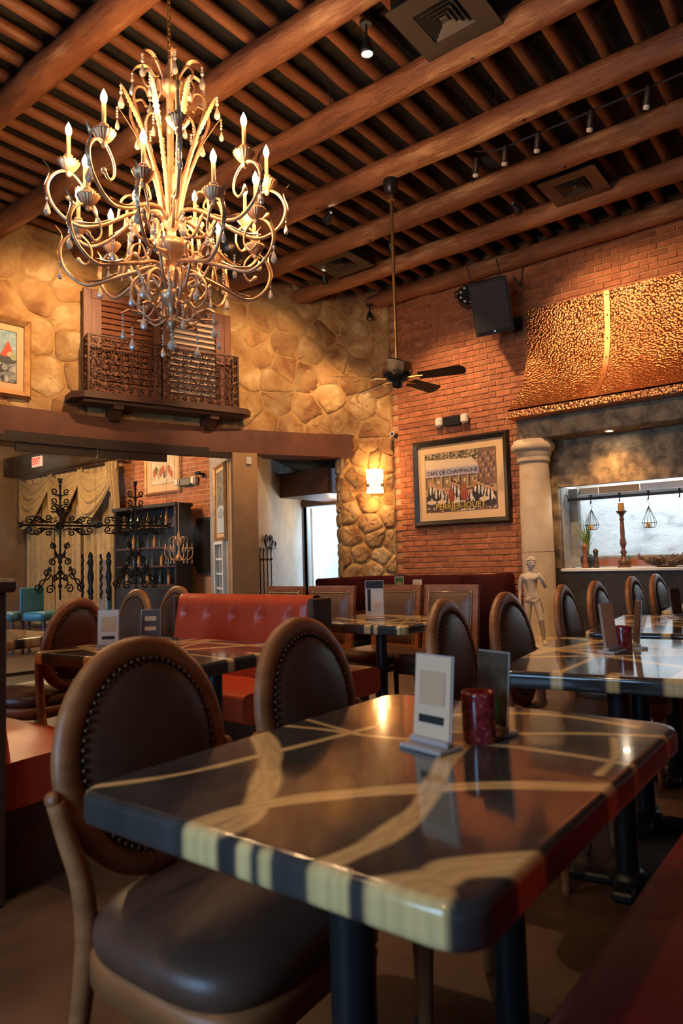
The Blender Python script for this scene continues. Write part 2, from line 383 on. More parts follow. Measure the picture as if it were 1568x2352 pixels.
# ------------------------------------------------------------------ room shell
YB = 8.6                                   # brick wall
def wx(y): return -7.85+.06*(y-3)**2        # curved stone wall in plan
CURVE = [(wx(y), y) for y in np.arange(2.0, 8.01, .15)]+[(-6.27, 8.12), (-6.13, 8.27), (-5.98, 8.41), (-5.84, 8.52), (-5.70, 8.6)]
CP = [Vector((x, y, 0)) for x, y in CURVE]
CS = [0.0]
for i in range(1, len(CP)): CS.append(CS[-1]+(CP[i]-CP[i-1]).length)
SL = CS[-1]
def cpos(s):
    s = max(0, min(SL-1e-6, s)); i = int(np.searchsorted(CS, s, side='right'))-1; i = min(i, len(CP)-2)
    t = (s-CS[i])/(CS[i+1]-CS[i]); p = CP[i].lerp(CP[i+1], t)
    def tn(j):
        a = CP[max(j-1, 0)]; b = CP[min(j+1, len(CP)-1)]; return (b-a).normalized()
    d = tn(i).lerp(tn(i+1), t).normalized()
    return p, d, Vector((d.y, -d.x, 0))      # point, tangent, normal into the room
def cs_at_y(y): return float(np.interp(y, [c[1] for c in CURVE], CS))
S_PIL = cs_at_y(8.06)
ZB0, ZB1 = 2.67, 3.0                        # brown lintel beam

b = MB(); b.box((-3.5, 4.5, -.05), (24, 16, .1)); struct('floor', b, M['floor'])

# brick wall: mortar slab + bricks laid one by one
def wall_with_holes(name, axis, at, thick, a0, a1, z0, z1, holes, m):
    b = MB(); xs = [a0]
    def seg(p0, p1, q0, q1):
        if p1-p0 < 1e-4 or q1-q0 < 1e-4: return
        c = ((p0+p1)/2, at, (q0+q1)/2); d = (p1-p0, thick, q1-q0)
        if axis == 'Y': c = (at, (p0+p1)/2, (q0+q1)/2); d = (thick, p1-p0, q1-q0)
        b.box(c, d)
    cur = a0
    for h0, h1, w0, w1 in sorted(holes):
        seg(cur, h0, z0, z1); seg(h0, h1, z0, w0); seg(h0, h1, w1, z1); cur = h1
    seg(cur, a1, z0, z1); return struct(name, b, m)
wall_back = wall_with_holes('wall_back', 'X', YB+.11, .2, -5.75, 3.35, 0, 5.4, [(-3.22, .45, .9, 2.1)], M['mortar'])

BL, BH, PX, PZ = .201, .067, .2115, .0785
def brickmesh(k, L=BL):
    q = random.Random(k); b = MB(); x, z = L/2, BH/2; e = .005
    j = lambda a: q.uniform(-a, a)
    front = [(-x+e+j(.003), -.019+j(.003), -z+e+j(.003)), (x-e+j(.003), -.019+j(.003), -z+e+j(.003)), (x-e+j(.003), -.019+j(.003), z-e+j(.003)), (-x+e+j(.003), -.019+j(.003), z-e+j(.003))]
    mid = [(-x, -.012, -z), (x, -.012, -z), (x, -.012, z), (-x, -.012, z)]
    bk = [(-x, .02, -z), (x, .02, -z), (x, .02, z), (-x, .02, z)]
    b.add(front+mid+bk, [(0, 1, 2, 3)]+[(i, 4+i, 4+(i+1) % 4, (i+1) % 4) for i in range(4)]+[(4+i, 8+i, 8+(i+1) % 4, 4+(i+1) % 4) for i in range(4)])
    return b
BM = [brickmesh(k).mesh('brick', M['brick']) for k in range(8)]
bricks = []
for r in range(68):
    z = .04+r*PZ
    for c in range(43):
        x = -5.70+(c+(.5 if r % 2 else 0))*PX+.1
        if x > 3.25: continue
        if x > -3.35 and z < 2.55: continue                  # behind the kitchen wall
        bricks.append((x+random.uniform(-.004, .004), z+random.uniform(-.003, .003), random.uniform(-.0025, .0025)))
def hidden(x, z):
    return (z < .95) or (x > -3.5 and z < 4.36) or (-5.33 < x < -3.95 and 1.64 < z < 2.8) or x > -1.45 or z > 5.16
vis = sorted([i for i in range(len(bricks)) if not hidden(bricks[i][0], bricks[i][1])], key=lambda i: Vector((bricks[i][0], YB, bricks[i][1]-1.16)).length)
single = set(vis[:295])
rest = MB()
for i, (x, z, d) in enumerate(bricks):
    if i in single: link('brick', BM[i % 8], wall_back, (x, YB+.0158+d, z))
    else:
        q = brickmesh(i % 8); rest.add([v+Vector((x, YB+.0158+d, z)) for v in q.v], q.f)
o = rest.build('brickwork', M['brick'], wall_back); o['kind'] = 'stuff'

# curved stone wall above the lintel, with the stone pier beside the doorway
b = MB(); ss = np.linspace(0, SL, 70)
def wallstrip(b, s0, s1, z0, z1, off, thick, n=60):
    vs = []; fs = []
    for i in range(n+1):
        p, t, nn = cpos(s0+(s1-s0)*i/n)
        for o_ in (off, off-thick):
            for z in (z0, z1): q = p+nn*o_; vs.append((q.x, q.y, z))
    for i in range(n):
        a = i*4; c = a+4
        fs += [(a, c, c+1, a+1), (a+2, a+3, c+3, c+2), (a, a+2, c+2, c), (a+1, c+1, c+3, a+3)]
    fs += [(0, 1, 3, 2), (n*4, n*4+2, n*4+3, n*4+1)]
    b.add(vs, fs)
wallstrip(b, 0, SL, ZB1-.05, 5.4, .012, .26)
wallstrip(b, S_PIL, SL, 0, ZB1, .012, .16, 12)
wall_left = struct('wall_left', b, M['stone_mortar'])
def clip(poly, p, n):
    out = []
    for i in range(len(poly)):
        a, c = poly[i], poly[(i+1) % len(poly)]
        da = (a[0]-p[0])*n[0]+(a[1]-p[1])*n[1]; dc = (c[0]-p[0])*n[0]+(c[1]-p[1])*n[1]
        if da <= 0: out.append(a)
        if (da < 0 < dc) or (dc < 0 < da):
            t = da/(da-dc); out.append((a[0]+(c[0]-a[0])*t, a[1]+(c[1]-a[1])*t))
    return out
def sites(x0, x1, y0, y1, dmin, tries, seed):
    q = random.Random(seed); P = []
    for _ in range(tries):
        p = (q.uniform(x0, x1), q.uniform(y0, y1)); dm = dmin*q.choice((.6, .8, 1.0, 1.2))
        if all((p[0]-a)**2+((p[1]-c)*1.25)**2 > ((dm+d)/2)**2 for a, c, d in P): P.append((p[0], p[1], dm))
    return [(a, c) for a, c, d in P]
def stones(region, P, mapper, tint, rough=.02):
    x0, x1, y0, y1 = region
    for i, p in enumerate(P):
        poly = [(x0, y0), (x1, y0), (x1, y1), (x0, y1)]
        for j, c in enumerate(P):
            if i == j or abs(c[0]-p[0]) > 1.3 or abs(c[1]-p[1]) > 1.3: continue
            poly = clip(poly, ((p[0]+c[0])/2, (p[1]+c[1])/2), (c[0]-p[0], c[1]-p[1]))
            if len(poly) < 3: break
        if len(poly) < 3: continue
        cx = sum(a for a, _ in poly)/len(poly); cz = sum(a for _, a in poly)/len(poly)
        size = math.sqrt(abs(sum(poly[k][0]*poly[(k+1) % len(poly)][1]-poly[(k+1) % len(poly)][0]*poly[k][1] for k in range(len(poly))))/2)
        q = random.Random(i*13+tint)
        gap = q.uniform(.004, .016); k_ = max(.6, 1-gap*2.0/max(size, .08))
        pp = []
        for k in range(len(poly)):                     # split long edges and roughen them
            a, c = poly[k], poly[(k+1) % len(poly)]; L = math.hypot(c[0]-a[0], c[1]-a[1]); m = max(2, int(L/.06))
            for t in range(m):
                f = (t+.5)/m if m > 1 else .5
                pp.append((a[0]+(c[0]-a[0])*f+q.uniform(-.011, .011), a[1]+(c[1]-a[1])*f+q.uniform(-.011, .011)))
            if L > .10: pp.append((c[0]+(cx-c[0])*.07, c[1]+(cz-c[1])*.07))
        if len(pp) < 5: continue
        h = q.uniform(.012, .027)+rough*.25 if rough < .025 else q.uniform(.018, .042); tx, tz = q.uniform(-.07, .07), q.uniform(-.07, .07)
        vs = []; n = len(pp)
        for sc, d in ((1.0, -.01), (.988, .55), (.95, .92), (.62, 1.0), (.3, 1.02)):
            for (a, c) in pp:
                u, v = cx+(a-cx)*k_*sc, cz+(c-cz)*k_*sc
                dd = d*h + (d > 0)*((u-cx)*tx+(v-cz)*tz)*.6 + (d > .6)*q.uniform(-rough, rough)*.45
                vs.append(mapper(u, v, max(dd, -.01 if d < 0 else .010)))
        vs.append(mapper(cx, cz, h*1.02)); fs = []
        for r in range(4):
            for k in range(n): fs.append((r*n+k, r*n+(k+1) % n, (r+1)*n+(k+1) % n, (r+1)*n+k))
        for k in range(n): fs.append((4*n+k, 4*n+(k+1) % n, 5*n))
        b = MB(); b.add(vs, fs, True); b.build('stone', M['stone'], wall_left)
def cmap(u, v, d):
    p, t, n = cpos(u); q = p+n*d; return (q.x, q.y, v)
S0 = cs_at_y(3.2)
stones((S0, SL, ZB1-.02, 5.25), sites(S0, SL, ZB1, 5.25, .43, 2600, 3), cmap, 1)
stones((S_PIL, SL, 0, ZB1-.03), sites(S_PIL, SL, 0, ZB1-.05, .33, 900, 5), cmap, 2, .03)
# return face of the pier in the doorway
pq, tq, nq = cpos(S_PIL)
def rmap(u, v, d):
    q = pq-nq*u-tq*d; return (q.x, q.y, v)
stones((-.02, .145, 0, ZB0), sites(-.02, .145, 0, ZB0, .30, 300, 8), rmap, 3)

# lintel beam following the curve
b = MB(); wallstrip(b, 0, cs_at_y(8.20), ZB0, ZB1, .17, .42, 50); struct('trim_1', b, M['beam'])

# ceiling: deck, log beams along X, pole joists along Y
b = MB(); b.box((-3.3, 3.2, 5.36), (13, 11.4, .1)); ceiling = struct('ceiling', b, M['deck'])
def lognoise(L, r, n, seed, amp):
    q = random.Random(seed); pts = []; rad = []
    m = max(6, int(L/.3))
    for i in range(m+1):
        pts.append((0, i*L/m, 0)); rad.append(r*(1+q.uniform(-amp, amp)))
    return pts, rad
for k in range(-3, 7):
    Y = 2.74+.9667*k+(-.06 if k == 6 else 0)
    xe = (wx(Y) if Y > 2 else -7.85)-.12 if Y < 8 else -6.2
    q = random.Random(k+50); b = MB(); L = 3.2-xe; m = 34
    pts = [(3.2-L*i/m, Y+q.uniform(-.006, .006), 5.055+q.uniform(-.006, .006)) for i in range(m+1)]
    b.tube(pts, [.112*(1+q.uniform(-.05, .05)) for _ in pts], 18); b.build('log_beam', M['log'], ceiling)
    if k in (2, 3, 4):                                     # bolt heads with dark holes on the logs
        for xb in (-2.25, -4.6):
            c = MB(); c.lathe([(.014, -.004), (.014, .004), (.008, .004), (.007, -.002), (.001, -.002)], 10); c.build('bolt', M['matte'], ceiling, loc=(xb, Y-.02, 4.945), rot=(PI, 0, 0))
JM = []
for k in range(4):
    q = random.Random(k+80); b = MB(); m = 26
    pts = [(q.uniform(-.006, .006), -1.9+10.45*i/m, q.uniform(-.004, .004)) for i in range(m+1)]
    b.tube(pts, [.049*(1+q.uniform(-.07, .07)) for _ in pts], 12); JM.append(b.mesh('joist', M['joist']))
for k in range(-18, 25):
    x = -1.80-.262*k
    if x > 3.2 or x < -7.95: continue
    link('joist', JM[k % 4], ceiling, (x, 0, 5.212))
# roof purlins seen between the poles, and hanger rods
for yy in (2.2, 4.2, 5.2, 6.1, 7.1):
    b = MB(); b.box((-2.4, yy, 5.30), (10.4, .045, .03)); b.build('purlin', M['deck'], ceiling)
for x, y in ((-3.55, 4.55), (-2.45, 5.5), (-3.9, 5.55), (-3.2, 6.5), (-1.3, 6.5)):
    b = MB(); b.tube([(x, y, 5.1), (x, y, 5.34)], .004, 5); b.build('hanger_rod', M['track'], ceiling)

# other walls of the room (out of frame) with windows letting daylight in
wall_with_holes('wall_front', 'X', -2.3, .2, -8.0, 3.4, 0, 5.4, [(-5.6, -3.8, .7, 2.6), (-2.2, -.4, .7, 2.6)], M['brownwall'])
wall_with_holes('wall_right', 'Y', 3.3, .2, -2.4, 8.7, 0, 5.4, [], M['brownwall'])
wall_with_holes('wall_parlour_side', 'Y', -7.95, .2, -2.4, 2.35, 0, 5.4, [], M['brownwall'])
def window(name, c, w, h, axis='X', nx=2, nz=3, m=M['white'], fr=.06, pane=M['clear']):
    root = bpy.data.objects.new(name, None); COL.objects.link(root); root['kind'] = 'structure'; root.location = c
    if axis == 'Y': root.rotation_euler = (0, 0, PI/2)
    b = MB()
    for sx in (-1, 1): b.box((sx*(w/2-fr/2), 0, 0), (fr, .1, h), bev=.006)
    for sz in (-1, 1): b.box((0, 0, sz*(h/2-fr/2)), (w-2*fr, .1, fr), bev=.006)
    b.build('window_frame', m, root)
    for i in range(1, nx): q = MB(); q.box((-w/2+fr+(w-2*fr)*i/nx, 0, 0), (.03, .05, h-2*fr)); q.build('mullion', m, root)
    for i in range(1, nz): q = MB(); q.box((0, 0, -h/2+fr+(h-2*fr)*i/nz), (w-2*fr, .045, .03)); q.build('mullion', m, root)
    q = MB(); q.box((0, 0, 0), (w-2*fr, .006, h-2*fr)); q.build('window_pane', pane, root)
    return root
window('window_1', (-4.7, -2.3, 1.65), 1.8, 1.9); window('window_2', (-1.3, -2.3, 1.65), 1.8, 1.9)
for x in (-4.7, -1.3):
    l = lamp('AREA', 'window_portal', (x, -2.18, 1.65), 1, (1, 1, 1), (x, 0, 1.65), 1.8, sy=1.9); l.data.cycles.is_portal = True

# kitchen wall with its serving opening, mantel and hood
KX0, KX1 = -3.30, 3.2
OX0, OX1, OZ0, OZ1 = -3.19, .40, .99, 2.0
b = MB()
for c, d in (((KX0+OX0)/2, OX0-KX0),):
    b.box((c, 8.53, 1.3), (d, .10, 2.6))
b.box(((OX0+OX1)/2, 8.53, (OZ1+2.6)/2), (OX1-OX0, .10, 2.6-OZ1)); b.box(((OX1+KX1)/2, 8.53, 1.3), (KX1-OX1, .10, 2.6))
wk = struct('wall_kitchen', b, M['stucco'])
b = MB(); b.box(((OX0+OX1)/2, 8.53, OZ0/2), (OX1-OX0, .10, OZ0)); b.build('dado', M['stucco_low'], wk)
b = MB(); b.box((-3.24, 8.485, .5), (.1, .02, 1.0)); b.build('dado', M['stucco_low'], wk)
b = MB()                                                    # reveal of the opening
b.box((OX0-.03, 8.76, 1.5), (.06, .40, 1.02)); b.box((OX1+.03, 8.76, 1.5), (.06, .40, 1.02))
b.build('reveal', M['reveal'], wk)
b = MB(); b.box(((OX0+OX1)/2, 8.71, OZ0-.02), (OX1-OX0+.02, .50, .04), bev=.008); struct('trim_2', b, M['white'])
b = MB(); b.box((-1.3, 8.30, 2.715), (4.45, .46, .27), bev=.01); struct('trim_3', b, M['stucco'])
# kitchen box behind the pane
b = MB(); b.box((-1.2, 9.85, 1.5), (4.8, .06, 2.6)); b.box((-3.45, 9.4, 1.5), (.06, .9, 2.6)); b.box((1.0, 9.4, 1.5), (.06, .9, 2.6)); b.box((-1.2, 9.4, 2.75), (4.8, .9, .06)); b.box((-1.2, 9.4, .4), (4.8, .9, .06))
struct('wall_kitchen_inner', b, M['white'])
root = bpy.data.objects.new('window_3', None); COL.objects.link(root); root['kind'] = 'structure'; root.location = (-1.4, 8.93, 1.5)
b = MB(); b.box((-1.75, -.02, 0), (.14, .11, 1.0), bev=.006); b.build('window_frame', M['reveal'], root)
b = MB(); b.box((.07, -.01, -.455), (3.5, .09, .09), bev=.006); b.build('sill_board', M['mill'], root)
b = MB(); b.box((0, 0, -.39), (3.5, .07, .04), bev=.006); b.build('window_frame', M['reveal'], root)
b = MB(); b.box((0, 0, .40), (3.5, .05, .035), bev=.006); b.build('window_frame', M['white'], root)
b = MB(); b.box((0, .01, .005), (3.46, .012, .76)); b.build('window_pane', M['frosted'], root)
for x0, x1, mm in ((-1.70, -1.45, 'cream'), (-1.44, -.95, 'mat'), (-.94, -.25, 'white'), (-.24, .5, 'cream'), (.51, 1.7, 'white')):
    b = MB(); b.box(((x0+x1)/2, .03, .46), (x1-x0, .02, .09)); b.build('ceiling_panel', M[mm], root)

# glass partition under the lintel: posts, header track, panes
GP = [(-7.86, 2.75), (-7.674, 3.883), (-7.523, 4.814), (-7.288, 5.684), (-7.0, 6.50)]
gl = bpy.data.objects.new('glass_partition', None); COL.objects.link(gl); gl['kind'] = 'structure'; gl.name = 'wall_glass'
def along(a, c, z0, z1, th, inset=0):
    a, c = Vector((*a, 0)), Vector((*c, 0)); d = (c-a); L = d.length; d.normalize(); n = Vector((d.y, -d.x, 0)); vs = []
    for t in (inset, L-inset):
        for o_ in (-th/2, th/2):
            for z in (z0, z1): p = a+d*t+n*o_; vs.append((p.x, p.y, z))
    return vs, [(0, 1, 3, 2), (4, 6, 7, 5), (0, 4, 5, 1), (2, 3, 7, 6), (0, 2, 6, 4), (1, 5, 7, 3)]
for i in range(4):
    b = MB(); b.add(*along(GP[i], GP[i+1], .02, 2.70, .012, .006)); b.build('glass_pane', M['pane'], gl)
    b = MB(); b.add(*along(GP[i], GP[i+1], 2.60, 2.72, .10)); b.build('header_track', M['track'], gl)
    if i in (1, 2): b = MB(); b.add(*along(GP[i], GP[i+1], 2.50, 2.60, .05, .004)); b.build('patch_rail', M['track'], gl)
    b = MB(); b.add(*along(GP[i], GP[i+1], 0, .03, .05)); b.build('floor_track', M['track'], gl)
b = MB(); q = Vector((-7.505, 4.86, 0)); b.box((q.x+.03, q.y, .62), (.02, .07, 1.24), rz=-.25); b.build('lock_plate', M['whiteplastic'], gl)
# ochre pilaster and the vestibule behind the doorway
pd = Vector((.12, .27, 0)).normalized(); ang = math.atan2(pd.y, pd.x)
b = MB(); b.box((-6.95, 6.70, 1.335), (.36, .26, 2.67), rz=ang, bev=.01); struct('trim_4', b, M['pilaster'])
def slab(name, a, c, z0, z1, th, m, side=1):
    b = MB(); b.add(*along(a, c, z0, z1, th)); return struct(name, b, m)
slab('wall_vestibule', (-6.93, 6.90), (-8.2, 9.3), 0, 2.75, .10, M['plaster'])
wv = wall_with_holes('wall_vestibule_back', 'X', 9.36, .1, -8.35, -5.6, 0, 2.75, [(-8.12, -7.10, 0, 2.15)], M['plaster'])
b = MB(); b.box((-6.98, 8.65, 2.36), (1.0, 1.30, .38)); struct('trim_5', b, M['darkwood'])
b = MB(); b.add([(-7.0, 6.9, 2.72), (-8.3, 9.4, 2.72), (-5.8, 9.4, 2.72), (-6.45, 8.0, 2.72), (-6.75, 7.3, 2.72)], [(0, 1, 2, 3, 4)]); struct('ceiling_vestibule', b, M['track'])
root = bpy.data.objects.new('door_1', None); COL.objects.link(root); root['kind'] = 'structure'; root.location = (-7.61, 9.31, 0)
b = MB()
for sx in (-.55, .55): b.box((sx, 0, 1.09), (.08, .16, 2.18), bev=.006)
b.box((0, 0, 2.17), (1.18, .16, .09), bev=.006); b.build('door_frame', M['darkwood'], root)
b = MB(); b.box((.10, 1.05, 1.3), (2.6, .05, 2.6)); b.box((-.62, .55, 1.3), (.04, 1.0, 2.6)); struct('wall_hall', b, M['white']).location = (-7.61, 9.36, 0)
b = MB(); b.box((-.36, .18, 1.05), (.05, .30, 2.1)); b.build('door_leaf', M['white'], root)
# parlour behind the glass
PB = 7.45
b = MB(); b.box((-11.3, PB+.1, 1.9), (6.2, .2, 3.8)); wp = struct('wall_parlour', b, M['mortar'])
pv = sorted([( -10.75+(c+(.5 if r % 2 else 0))*PX, 1.0+r*PZ) for r in range(31) for c in range(12)], key=lambda p: p[0], reverse=True)
k = 0
for x, z in pv:
    if x > -8.3: continue
    link('brick', BM[k % 8], wp, (x, PB+.0145, z)); k += 1
slab('wall_parlour_partition', (-7.02, 6.62), (-8.36, 7.40), 0, 2.9, .08, M['reveal'])
wall_with_holes('wall_parlour_far', 'Y', -14.3, .2, 0, 7.6, 0, 3.8, [], M['brownwall'])
wall_with_holes('wall_parlour_near', 'X', 1.2, .2, -14.4, -7.9, 0, 3.8, [(-11.8, -9.2, .6, 2.6)], M['brownwall'])
window('window_4', (-10.5, 1.2, 1.6), 2.6, 2.0, nx=3, nz=3)
l = lamp('AREA', 'window_portal', (-10.5, 1.34, 1.6), 1, (1, 1, 1), (-10.5, 3, 1.6), 2.6, sy=2.0); l.data.cycles.is_portal = True
b = MB(); b.box((-11.1, 4.4, 3.75), (6.6, 6.4, .1)); struct('ceiling_parlour', b, M['brownwall'])
b = MB(); b.box((-12.4, 7.15, 3.24), (3.4, .5, .36)); struct('trim_6', b, M['track'])
b = MB(); b.box((-13.0, 6.0, 1.9), (.12, 2.8, 3.8)); struct('wall_parlour_screen', b, M['brownwall']) if False else None
window('window_reflection', (-7.72, 6.985, 1.02), .62, .95, nx=2, nz=4, fr=.05, pane=M['frosted']).rotation_euler = (0, 0, math.atan2(.78, -1.34))  # added window, stands in for a window reflected in the door glass
bpy.data.objects['window_reflection'].location = (-7.68, 6.955, 1.02)
# ------------------------------------------------------------------ tables
def paint_top(hx, hy, bands, seed, base=(.044, .042, .038), gold=(.72, .48, .19), res=1):
    """rounded slab, colour per vertex: dark epoxy crossed by gold poured bands that run over the edge"""
    rad = .055; out = []; n = 420; per = []
    corners = [(hx-rad, hy-rad, 0), (-hx+rad, hy-rad, PI/2), (-hx+rad, -hy+rad, PI), (hx-rad, -hy+rad, 1.5*PI)]
    loop = []
    for i, (cx, cy_, a0) in enumerate(corners):
        for k in range(14): a = a0+PI/2*k/14; loop.append((cx+rad*math.cos(a), cy_+rad*math.sin(a)))
        nx = corners[(i+1) % 4]; e0 = (cx+rad*math.cos(a0+PI/2), cy_+rad*math.sin(a0+PI/2)); e1 = (nx[0]+rad*math.cos(nx[2]), nx[1]+rad*math.sin(nx[2]))
        m = int((120 if abs(e0[1]-e1[1]) > abs(e0[0]-e1[0]) else 90)*res)
        for k in range(m): loop.append((e0[0]+(e1[0]-e0[0])*k/m, e0[1]+(e1[1]-e0[1])*k/m))
    L = np.array(loop); n = len(L); T = .058; er = .016
    rings = []
    R = int(90*res)
    for i in range(R): s = i/R; rings.append(np.c_[L*(s if s > 0 else .002)*(1-er/hy), np.zeros(n)])
    for a in np.linspace(0, PI/2, 6): rings.append(np.c_[L*(1-(er-er*math.sin(a))/hy), np.full(n, -er+er*math.cos(a))])
    for z in np.linspace(-er, -T+.012, 5)[1:]: rings.append(np.c_[L, np.full(n, z)])
    for a in np.linspace(0, PI/2, 4)[1:]: rings.append(np.c_[L*(1-(.012-.012*math.cos(a))/hy), np.full(n, -T+.012-.012*math.sin(a))])
    rings.append(np.c_[L*.5, np.full(n, -T)]); rings.append(np.c_[L*.002, np.full(n, -T)])
    V = np.concatenate(rings); r = len(rings)
    ij = np.arange(n); F = []
    for k in range(r-1):
        a = k*n; F.append(np.c_[a+ij, a+(ij+1) % n, a+n+(ij+1) % n, a+n+ij])
    F = np.concatenate(F)
    xy = V[:, :2].copy()
    q = np.random.default_rng(seed); ph = q.uniform(0, 6.28, (8, 2)); fr = q.uniform(8, 38, (8, 2))
    nz = sum(np.sin(xy[:, 0]*fr[i, 0]+ph[i, 0])*np.sin(xy[:, 1]*fr[i, 1]+ph[i, 1])/(1+.05*fr[i].sum()) for i in range(8))
    nz2 = sum(np.sin(xy[:, 0]*fr[i, 0]*4+ph[i, 1])*np.sin(xy[:, 1]*fr[i, 1]*4+ph[i, 0]) for i in range(8))/8
    cov = np.zeros(len(xy)); streak = np.zeros(len(xy))
    for pts, w in bands:
        P = np.array([p[:2] for p in cr([(a, c, 0) for a, c in pts], 8)])
        d = np.full(len(xy), 9.0)
        for a, c in zip(P[:-1], P[1:]):
            e = c-a; t = np.clip(((xy-a)@e)/(e@e+1e-9), 0, 1); d = np.minimum(d, np.hypot(*(xy-a-t[:, None]*e).T))
        ww = w*(1+.22*nz); k = np.clip((ww-d)/.010+.5, 0, 1); cov = np.maximum(cov, k)
        streak = np.where(k > 0, np.sin(d*260+nz*4)*.09, streak)
    b_ = np.array(base)*(1+.35*nz2[:, None]+.25*nz[:, None]).clip(.3, 2); g_ = np.array(gold)*(1+streak[:, None]+.12*nz2[:, None]).clip(.4, 1.6)
    C = b_*(1-cov[:, None])+g_*cov[:, None]
    me = bpy.data.meshes.new('table_top'); me.from_pydata(V.tolist(), [], F.tolist()); me.materials.append(M['tabletop'])
    ca = me.color_attributes.new('Col', 'FLOAT_COLOR', 'POINT'); ca.data.foreach_set('color', np.c_[C, np.ones(len(C))].clip(0, 1).ravel())
    me.polygons.foreach_set('use_smooth', [True]*len(F)); me.flip_normals() if me.polygons[0].normal.z < 0 else None
    me.update(); return me
BANDS1 = [([(-.41, -.53), (-.368, -.48), (-.298, -.35), (-.251, -.141), (-.218, .029), (-.20, .14)], .011),
          ([(-.44, -.03), (-.375, -.065), (-.281, -.139), (-.189, -.231), (-.08, -.372), (-.03, -.45), (-.02, -.50)], .026),
          ([(-.075, -.56), (-.05, -.403), (.04, -.282), (.148, -.173), (.268, -.078), (.43, -.0)], .023),
          ([(.18, -.53), (.188, -.481), (.194, -.405), (.178, -.28), (.136, -.152), (.085, -.02), (.06, .1)], .020),
          ([(.28, -.53), (.321, -.477), (.334, -.432), (.43, -.34)], .034),
          ([(-.02, .08), (.119, .138), (.265, .149), (.43, .14)], .012),
          ([(-.43, .03), (-.292, .057), (-.158, .065), (-.04, .09)], .009),
          ([(-.10, .35), (.026, .443), (.149, .475), (.32, .45)], .012), ([(-.40, .12), (-.18, .062)], .008),
          ([(.31, .32), (.353, .174), (.36, .05)], .008), ([(-.03, .19), (.126, .259), (.249, .332), (.42, .40)], .010),
          ([(-.042, -.53), (-.042, -.58)], .026), ([(.036, -.53), (.036, -.58)], .014), ([(.078, -.53), (.078, -.58)], .010),
          ([(.21, -.525), (.21, -.58)], .016), ([(.325, -.51), (.325, -.58)], .042)]
q = random.Random(4)
def randbands(hx, hy, n, seed):
    q = random.Random(seed); out = []
    for i in range(n):
        a = q.uniform(0, PI); o = q.uniform(-.4, .4)*hx*2; d = Vector((math.cos(a), math.sin(a))); m = Vector((-d.y, d.x)); c = q.uniform(-.25, .25)
        out.append(([tuple(d*t*1.1+m*(o+c*(t*t))) for t in (-.7, -.35, 0, .35, .7)], q.choice((.012, .02, .03))))
    return out
TH = .76
TOP_A = paint_top(.402, .530, BANDS1, 3, res=2.2); EDGE = [([(x, -.50), (x, -.62)], w) for x, w in ((-.37, .02), (-.16, .02), (.02, .02), (.24, .05))]
TOP_B = paint_top(.375, .56, randbands(.375, .56, 9, 12)+EDGE, 5); TOP_C = paint_top(.375, .40, randbands(.375, .4, 8, 23), 6)
def pedestal(root, ys, w=.50, dx=0):
    for y in ys:
        b = MB(); b.lathe([(.038, .03), (.038, TH-.075)], 18, (dx, y, 0)); b.build('pedestal_post', M['black'], root)
        b = MB(); b.box((dx, y, .018), (w, .07, .03), bev=.008); b.box((dx, y, .020), (.07, w*.62, .032), bev=.008); b.lathe([(.07, .03), (.06, .05), (.04, .06)], 16, (dx, y, 0)); b.build('base', M['black'], root)
        b = MB(); b.box((dx, y, TH-.07), (w*.8, .09, .02), bev=.004); b.build('top_plate', M['black'], root)
def table(name, label, loc, rz, top, ys, group):
    t = thing(name, label, 'table', (*loc, 0), rz, group)
    link('table_top', top, t, (0, 0, TH)); pedestal(t, ys, .5, .055 if top is TOP_A else 0); return t
R9 = math.radians(9)
GT = 'dining tables with dark poured tops and gold bands'
table('dining_table', 'dark marbled table with gold bands in the foreground, nearest and largest of all', (-.80, 1.247), math.radians(.75), TOP_A, (-.30, .30), GT)
table('dining_table', 'second table from the front in the right row, its black edge striped white', (-.84, 2.90), R9, TOP_B, (-.32, .32), GT)
table('dining_table', 'third table from the front in the right row, shining pale from the window', (-.96, 4.24), math.radians(6), TOP_B, (-.32, .32), GT)
table('dining_table', 'farthest table of the right row, at the right edge below the serving window', (-.92, 5.55), math.radians(6), TOP_C, (0,), GT)
table('dining_table', 'dark table at left in front of the red tufted booth, holding two card stands', (-2.78, 2.17), math.radians(4)+PI/2, TOP_B, (-.3, .3), GT)
table('dining_table', 'dark table at the far left edge, nearly hidden behind the wooden end post', (-4.36, 2.02), math.radians(4)+PI/2, TOP_C, (0,), GT)
table('dining_table', 'small square dark table right of the red booth, between the square brown chairs', (-2.72, 3.88), math.radians(2)+PI/2, TOP_C, (0,), GT)

# ------------------------------------------------------------------ chairs
def se(a, p):                                    # superellipse direction
    c, s_ = math.cos(a), math.sin(a); return math.copysign(abs(c)**(2/p), c), math.copysign(abs(s_)**(2/p), s_)
def cushion(b, hx, hy, rings, p=3.4, n=40, c=(0, 0), taper=0):
    vs = []; fs = []
    for sc, z in rings:
        for k in range(n):
            x, y = se(2*PI*k/n, p); x *= hx*sc; y *= hy*sc*(1+taper*x/hx)
            vs.append((c[0]+x, c[1]+y, z))
    m = len(rings)
    for i in range(m-1):
        for k in range(n): fs.append((i*n+k, i*n+(k+1) % n, (i+1)*n+(k+1) % n, (i+1)*n+k))
    fs.append(tuple(range(n-1, -1, -1))); fs.append(tuple((m-1)*n+k for k in range(n))); b.add(vs, fs, True)
OC, OW, OH, TILT = .735, .248, .265, math.radians(9)
def back_pt(y, z, d):                            # chair back plane, d forward (+x)
    zz = z-OC; return (-.262+d*math.cos(TILT)-zz*math.sin(TILT), y, OC+zz*math.cos(TILT)+d*math.sin(TILT))
